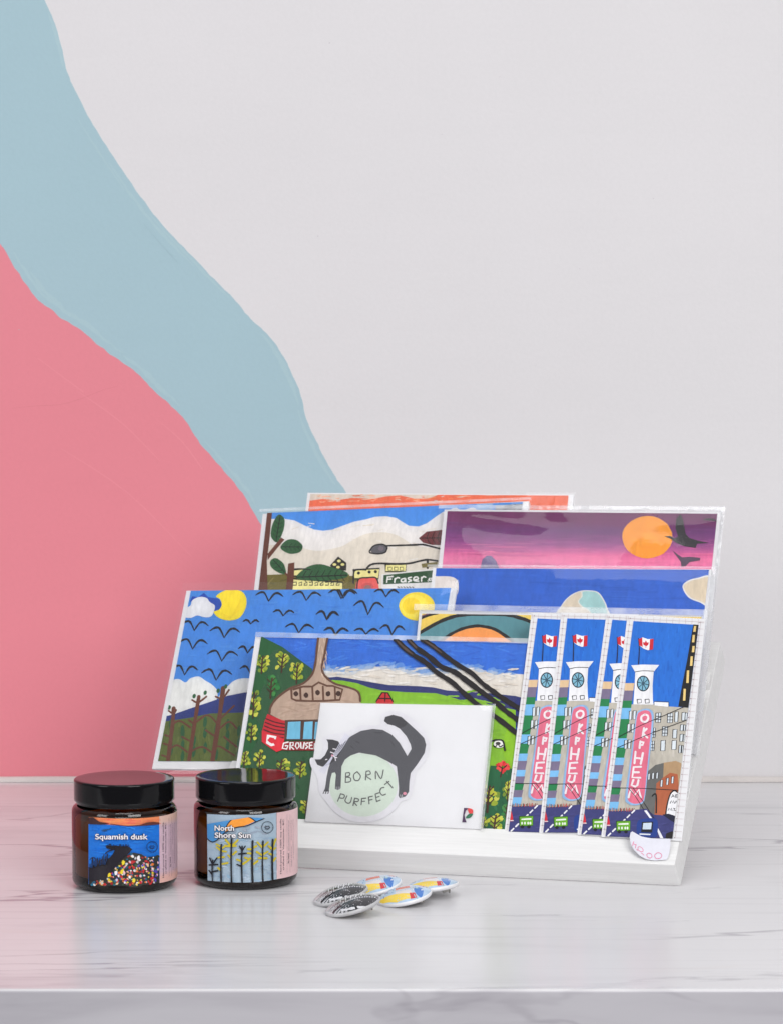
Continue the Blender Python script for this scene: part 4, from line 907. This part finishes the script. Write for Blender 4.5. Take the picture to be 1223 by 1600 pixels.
def seal(c, x, y, r, ink):
    c.s_([(x + r * math.cos(a * .2618), y + r * math.sin(a * .2618)) for a in range(25)], 5, ink, True, .02, cap=False)
    for k in range(20):
        a = k * .314; c.s_([(x + r * .99 * math.cos(a), y + r * .99 * math.sin(a)), (x + r * .86 * math.cos(a + .05), y + r * .86 * math.sin(a + .05))], 4, ink, False, .2, cap=False)
    k = r * .5
    pts = [(0, .75), (-.15, .55), (-.65, .6), (-.55, .3), (-.95, -.05), (-.6, -.1), (-.65, -.5), (-.25, -.2), (0, -.45), (.25, -.2), (.6, -.55), (.62, -.1), (.95, -.05), (.58, .3), (.65, .6), (.15, .55), (0, .75)]
    c.s_([(x + a * k, y + b_ * k) for a, b_ in pts], 8, ink, False, .1)

def label_dusk(c, jm, t, RLB):
    c.view(100, 1190, 6.437)
    art = [(250, 558), (340, 563), (440, 570), (540, 573), (640, 573), (740, 571), (850, 564), (962, 551), (962, 1222), (850, 1238), (740, 1247), (640, 1250), (540, 1250), (440, 1247), (340, 1241), (250, 1232)]
    def cl(a): c.set_clip(a)
    BL = (20, 116, 216)
    c.poly([(250, 615), (400, 628), (600, 640), (800, 636), (962, 620), (962, 1222), (850, 1238), (740, 1247), (640, 1250), (540, 1250), (440, 1247), (340, 1241), (250, 1232)], BL)
    c.poly([(250, 558), (340, 563), (440, 570), (540, 573), (640, 573), (740, 571), (850, 564), (962, 551), (962, 622), (800, 640), (600, 645), (400, 632), (250, 620)], (238, 140, 92))
    for k in range(40):
        x = random.uniform(330, 900); y = random.uniform(580, 628); c.s_([(x, y), (x + random.uniform(30, 90), y + random.uniform(-4, 4))], random.uniform(5, 12), random.choice([(240, 118, 88), (244, 152, 92), (236, 104, 92), (246, 160, 104)]), True, .3, True)
    for k in range(90):
        x = random.uniform(265, 900); y = random.uniform(655, 1000); c.s_([(x, y), (x + random.uniform(30, 80), y + random.uniform(-10, 10))], random.uniform(8, 18), random.choice([(26, 124, 224), (16, 106, 204), (34, 132, 228), (20, 114, 216)]), True, .3, True)
    DK = (30, 26, 36)
    c.poly([(250, 560), (300, 562), (330, 585), (360, 605), (420, 615), (470, 628), (380, 634), (250, 628)], (60, 34, 36)); c.poly([(640, 652), (720, 645), (780, 632), (840, 612), (900, 606), (962, 612), (962, 632), (860, 640), (760, 648)], (92, 46, 44)); c.s_([(470, 628), (560, 640), (650, 648), (760, 640)], 7, (70, 44, 60))
    c.s_([(380, 692), (430, 685), (480, 676)], 10, (40, 74, 110), True, .4, True); c.s_([(390, 702), (430, 696)], 8, (36, 60, 84), True, .4, True)
    c.poly([(252, 1232), (252, 1060), (285, 1070), (300, 1040), (320, 1065), (345, 1020), (360, 1050), (390, 1030), (420, 1040), (440, 980), (470, 960), (500, 920), (515, 890), (470, 885), (430, 870), (425, 840), (480, 848), (530, 842), (580, 852), (640, 850), (690, 880), (660, 920), (620, 960), (560, 1020), (520, 1090), (440, 1150), (420, 1240), (340, 1241)], DK)
    for k in range(46):
        x = random.uniform(430, 670); y = 845 + random.uniform(0, 30) + abs(x - 560) * .05; c.s_([(x, y), (x + random.uniform(-14, 14), y - random.uniform(8, 26))], 6, DK, True, .4, True)
    for x in range(258, 450, 12): c.s_([(x, 1080 - (x - 258) * .25), (x + random.uniform(-5, 5), 1000 + random.uniform(-25, 40) - (x - 258) * .3)], 10, (26, 24, 34), True, .4, True)
    c.s_([(420, 925), (450, 900), (490, 890)], 12, DK); 
    for q in ([(265, 985), (290, 965), (315, 970)], [(310, 970), (322, 990)]): c.s_(q, 9, (34, 38, 54))
    c.poly([(420, 1246), (430, 1160), (500, 1110), (530, 1050), (580, 990), (640, 940), (700, 915), (780, 930), (830, 960), (880, 955), (955, 950), (962, 1222), (850, 1238), (740, 1247), (640, 1250), (540, 1250)], (44, 44, 40))
    c.poly([(252, 1200), (330, 1195), (430, 1190), (440, 1247), (340, 1241), (252, 1232)], (40, 38, 36))
    FC = [(224, 196, 60), (196, 40, 44), (44, 52, 44), (52, 60, 40), (30, 90, 120), (200, 200, 204), (196, 40, 44), (160, 30, 40), (236, 232, 232), (232, 180, 190), (214, 120, 150), (36, 110, 140), (60, 90, 60), (226, 120, 50), (230, 190, 150), (96, 80, 180)]
    c.off += 6e-6; c.step = 4e-7
    for k in range(420):
        x = random.uniform(262, 952); y = random.uniform(925, 1238)
        top = 1195 if x < 440 else (1150 - (x - 440) * 1.0 if x < 640 else 930 + max(0, 25 - abs(x - 860) * .2))
        if y < top: continue
        r = random.uniform(7, 14); cc = random.choice(FC) if x < 900 else random.choice(FC + [(86, 70, 170)] * 5)
        c.ell(x, y, r, r * random.uniform(.7, 1.4), cc, random.uniform(0, 3), n=9, jit=.25)
    c.off += 6e-6; c.step = 6e-6
    for x, y in ((456, 1140), (525, 1120), (585, 1110), (706, 1195), (600, 1015), (750, 970)):
        c.ell(x, y, 15, 24, random.choice([(238, 214, 50), (238, 236, 238), (238, 214, 50)]), .2, n=10, jit=.25)
    seal(c, 890, 857, 54, (18, 34, 78))
    c.text('Squamish dusk', 316, 781, 76, (18, 20, 34), 0, .06, 532); c.text('Squamish dusk', 316, 781, 76, (242, 236, 240), 0, .02, 530)
    c.build('label', M_LABEL, t)
    lb = [o for o in t.children if o.name.startswith('label')][-1]
    a = arc_band(jm, t, 100 + 962 / 6.437, 1190 + 551 / 6.437, 1190 + 1222 / 6.437, lambda k: (230, 182, 172) if k < .12 else ((212, 182, 196) if k < .88 else (228, 190, 176)), 'label_panel', RLB)
def label_shore(c, jm, t, RLB):
    c.view(290, 1190, 6.437)
    low = [(918, 1182), (820, 1200), (720, 1211), (610, 1216), (500, 1216), (400, 1210), (300, 1203), (225, 1196)]
    top = [(218, 528), (300, 532), (400, 536), (500, 538), (610, 538), (720, 536), (820, 528), (915, 514)]
    c.poly(top + low, (164, 184, 200))
    c.set_clip([(218, 525), (330, 534), (480, 539), (610, 539.5), (740, 536), (830, 528), (916, 514), (920, 1182), (820, 1201), (720, 1212), (610, 1217), (500, 1217), (400, 1211), (300, 1204), (226, 1197)])
    for k in range(120):
        x = random.uniform(225, 900); y = random.uniform(640, 1200); c.s_([(x, y), (x + random.uniform(20, 60), y + random.uniform(-16, 16))], random.uniform(10, 24), random.choice([(172, 190, 206), (154, 176, 198), (180, 196, 212), (158, 186, 206), (150, 184, 208)] if y > 760 else [(158, 170, 186), (148, 162, 180), (170, 178, 192)]), True, .3, True)
    LB = (74, 144, 204)
    c.poly([(215, 620), (300, 600), (380, 560), (450, 520), (950, 520), (830, 560), (715, 605), (640, 640), (520, 660), (440, 700), (380, 735), (320, 790), (280, 808), (215, 770)], LB)
    c.poly([(215, 515), (430, 520), (380, 555), (300, 598), (215, 622)], (238, 186, 84)); c.poly([(810, 515), (930, 505), (860, 540)], (236, 190, 120))
    c.poly([(400, 670), (430, 620), (470, 580), (530, 552), (590, 548), (650, 565), (700, 600), (640, 630), (560, 655), (500, 662), (440, 690), (400, 710)], (246, 158, 62))
    BK = (24, 26, 34)
    for q, wd in (([(215, 625), (300, 600), (380, 558), (425, 532)], 11), ([(398, 700), (420, 640), (470, 580), (530, 550), (590, 545), (655, 565), (712, 606)], 10), ([(215, 765), (240, 795), (280, 808), (330, 780), (390, 720), (440, 695), (510, 662), (620, 645), (715, 605), (800, 570), (850, 540), (920, 516)], 10), ([(715, 530), (770, 545), (830, 548)], 9)): c.s_(q, wd, BK)
    YL = (196, 178, 44)
    def stalk(x, y0, y1, wd=17): c.s_([(x + 2, y0), (x - 3, (y0 + y1) / 2), (x + 2, y1)], wd, BK, True, .15)
    def lf(x0, y0, x1, y1, cc=YL, wd=20): c.s_([(x0, y0), (x1, y1)], wd, cc, False, .15)
    for a in ((312, 830, 350, 850), (405, 845, 375, 870), (315, 860, 350, 890), (410, 905, 370, 900), (330, 965, 390, 960), (425, 1020, 370, 1030), (330, 1070, 352, 1090), (405, 785, 450, 840), (528, 790, 480, 840), (418, 850, 510, 848), (430, 940, 460, 970), (512, 905, 480, 935), (520, 985, 560, 1000), (600, 965, 640, 980), (580, 1030, 640, 990), (625, 920, 670, 925), (715, 850, 680, 868), (630, 880, 665, 882), (650, 970, 680, 985), (728, 1000, 680, 1035), (725, 810, 770, 860), (832, 810, 780, 860), (720, 908, 770, 940), (830, 905, 780, 935), (738, 970, 820, 972), (838, 850, 875, 880), (910, 780, 885, 850), (845, 925, 880, 940), (908, 970, 885, 1000), (905, 870, 885, 885)): lf(*a)
    for x, y0, wd in ((360, 835, 17), (464, 780, 17), (570, 850, 17), (676, 800, 22), (780, 800, 16), (878, 785, 19)): stalk(x, y0, 1225, wd)
    stalk(272, 990, 1215, 14)
    for a in ((272, 1030, 245, 970), (275, 1030, 318, 970), (240, 1040, 325, 1035), (270, 1135, 238, 1095), (275, 1105, 325, 1098), (570, 895, 545, 850), (572, 895, 604, 850), (538, 930, 612, 922), (570, 1055, 520, 1035)): lf(*a, BK, 15)
    seal(c, 826, 660, 58, (30, 40, 54))
    for s_, x, y, wd in (('North', 290, 694, 200), ('Shore Sun', 294, 765, 366)):
        c.text(s_, x, y, 74, (20, 20, 32), 0, .07, wd + 2); c.text(s_, x, y, 74, (242, 238, 240), 0, .02, wd)
    c.build('label', M_LABEL, t)
    arc_band(jm, t, 290 + 918 / 6.437, 1190 + 514 / 6.437, 1190 + 1182 / 6.437, lambda k: (228, 192, 194), 'label_panel', RLB)
make_jar(195.5, 1397, 'amber glass candle jar with deep blue dusk label and flower dots, leftmost on the counter', label_dusk)
make_jar(384.5, 1391.5, 'amber glass candle jar with pale label of black stalks and orange sun, beside the rack', label_shore, 0.0309)

# ------------------------------------------------------------------ pin badges
BR0 = 0.0158
def badge_matrix(px, py, roll, tau, yaw=0.0, z=None):
    e1 = Vector((math.cos(roll), 0, math.sin(roll))); e2 = Vector((0, math.cos(tau), math.sin(tau)))
    n = e1.cross(e2).normalized(); e2 = n.cross(e1).normalized()
    zc = BR0 * math.sin(math.acos(min(1, n.z))) + 0.0018 if z is None else z
    cpt = un((px, py), Vector((0, 0, zc)), Z0)
    M = Matrix.Identity(4)
    for i in range(3): M[i][0], M[i][1], M[i][2], M[i][3] = e1[i], e2[i], n[i], cpt[i]
    return M @ Matrix.Rotation(yaw, 4, 'Z')
def dome(r): return 0.0040 * (1 - (r / BR0) ** 2.6)
def make_badge(M, label, paint, view, shell=None):
    t = empty('pin_badge', M, label, 'pin badge', 'button badges on the counter')
    prof = [(0, 0.0040 - .0004)] + [(BR0 * k / 12, dome(BR0 * k / 12) - .0004 if k < 12 else -0.0002) for k in range(1, 13)]
    prof += [(BR0 + 0.0004, -0.0010), (BR0 + .0002, -0.0020), (BR0 - 0.0006, -0.0026), (BR0 - 0.0022, -0.0026), (BR0 - 0.0024, -0.0010), (0, -0.0010)]
    lathe('tin_shell', prof, shell or M_TIN, t, 64)
    Mi = M.inverted(); P0 = M.translation.copy(); n = Vector((M[0][2], M[1][2], M[2][2]))
    def bmap(x, y, off):
        p = Mi @ un((x, y), P0 + n * 0.0012, n); r = math.hypot(p.x, p.y)
        if r > BR0 * .995: p *= BR0 * .995 / r; r = BR0 * .995
        return (p.x, p.y, dome(r) - .00022 + off)
    c = Canvas(bmap, sub=1.6, base=0.0, step=2e-6); c.view(*view)
    cc = M.translation + n * .0012
    q = []
    for k in range(40):
        a = 2 * math.pi * k / 40; p = cc + Vector((M[0][0], M[1][0], M[2][0])) * BR0 * .995 * math.cos(a) + Vector((M[0][1], M[1][1], M[2][1])) * BR0 * .995 * math.sin(a)
        v = p - CAM; zz = v.dot(FWD); q.append(((CX + F_PX * v.dot(RGT) / zz - c.x0) * c.sc, (CY - F_PX * v.dot(UPV) / zz - c.y0) * c.sc))
    c.set_clip(q)
    paint(c, q)
    c.build('printed_face', M_BADGE, t)
    # safety pin on the back
    bm = bmesh.new()
    def tube(pts, r):
        prev = None
        for i, p in enumerate(pts):
            a = Vector(pts[max(i - 1, 0)]); b_ = Vector(pts[min(i + 1, len(pts) - 1)]); d = (b_ - a).normalized(); s1 = d.orthogonal().normalized(); s2 = d.cross(s1)
            ring = [bm.verts.new(Vector(p) + (s1 * math.cos(k * math.pi / 4) + s2 * math.sin(k * math.pi / 4)) * r) for k in range(8)]
            if prev:
                for k in range(8): bm.faces.new((prev[k], prev[(k + 1) % 8], ring[(k + 1) % 8], ring[k]))
            prev = ring
    tube([(0.0105, -0.006, -.001), (0.0105, -0.006, -.0042), (0.0102, -0.004, -.0052), (0.0100, 0.008, -.0052), (0.0100, 0.0095, -.004), (0.0100, 0.0095, -.001)], 0.00045)
    tube([(0.0065, -0.007, -.001), (0.0065, -0.007, -.0040), (0.0068, -0.005, -.0048), (0.0100, 0.0085, -.0045)], 0.0004)
    for k in range(2):
        bmesh.ops.create_cube(bm, size=1.0, matrix=Matrix.Translation((0.0085 + .001 * k, -.0062 + .0145 * k, -.0030)) @ Matrix.Diagonal((0.0030, 0.0009, 0.0030, 1)))
    me = bpy.data.meshes.new('pin_clasp'); bm.to_mesh(me); bm.free(); link('pin_clasp', me, M_STEEL, t)
    return t
def face_black(c, q):
    c.poly(q, (206, 204, 208))
    c.poly([(195, 385), (240, 370), (300, 345), (600, 262), (600, 420), (260, 420), (228, 395)], (44, 44, 48))
    c.poly([(205, 372), (230, 345), (330, 308), (470, 274), (600, 262), (590, 275), (420, 312), (300, 345), (240, 372)], (150, 148, 152))
    for k, ch in enumerate('MMIIA'):
        x = 300 + k * 38; y = 350 - k * 11
        c.s_([(x, y), (x + 6, y - 34)], 9, (226, 226, 228), False); c.s_([(x + 6, y - 34), (x + 18, y - 12), (x + 28, y - 40)], 8, (226, 226, 228), False)
    for q2 in ([(300, 384), (340, 377), (395, 364)], [(415, 358), (450, 350), (490, 340)], [(330, 392), (380, 384)], [(250, 352), (290, 338)], [(310, 322), (420, 294)]): c.s_(q2, 5, (214, 214, 218), True, .3)
    for k in range(14):
        x = 320 + k * 17; y = 356 - k * 5; c.s_([(x, y), (x + 7, y - 3)], 5, (200, 200, 204), False)
def face_city(c, q):
    c.poly(q, (176, 200, 224))
    c.poly([(690, 205), (820, 190), (860, 210), (840, 260), (700, 275)], (226, 222, 226))
    c.poly([(755, 210), (815, 198), (818, 222), (750, 228)], (232, 140, 132)); c.poly([(700, 252), (800, 234), (808, 250), (700, 272)], (214, 108, 92)); c.poly([(865, 212), (905, 205), (912, 222), (870, 228)], (236, 160, 160))
    c.poly([(700, 280), (810, 262), (820, 276), (700, 292)], (220, 214, 214))
    c.poly([(560, 310), (640, 298), (800, 280), (806, 294), (700, 318), (580, 322)], (238, 206, 72)); c.poly([(800, 278), (840, 270), (850, 284), (805, 296)], (200, 52, 60)); c.poly([(835, 252), (880, 236), (900, 250), (880, 276), (845, 272)], (66, 120, 196), True)
    for k in range(70):
        x = random.uniform(575, 930); y = random.uniform(205, 300)
        if 690 < x < 830: continue
        c.s_([(x, y), (x + random.uniform(-10, 14), y + random.uniform(-6, 6))], 5, random.choice([(60, 104, 170), (226, 232, 240), (96, 140, 190), (44, 70, 120), (150, 196, 200)]), True, .3)
def dupt(src, M, lab):
    r = src.copy(); col.objects.link(r); r.matrix_world = M; r['label'] = lab
    for ch in list(src.children):
        d = ch.copy(); col.objects.link(d); d.parent = r
VB = (470, 1340, 4.704); rd = math.radians
b2 = make_badge(badge_matrix(550.5, 1412.0, rd(15), rd(3)), 'black and white lettered badge nearest the viewer', face_black, VB, M_GREYTIN)
dupt(b2, badge_matrix(531.5, 1395.5, rd(15), rd(4)), 'black and white lettered badge farther back, leftmost of the five')
b4 = make_badge(badge_matrix(631, 1398.0, rd(11), rd(4)), 'colourful badge with yellow band, its whole face in view', face_city, VB)
dupt(b4, badge_matrix(585, 1382.5, rd(12), rd(5)), 'colourful badge partly tucked behind the black lettered badges')
dupt(b4, badge_matrix(673, 1382.5, rd(7), rd(-4.5), 0, .0062), 'rightmost badge, tipped away so its white rim and steel pin show')
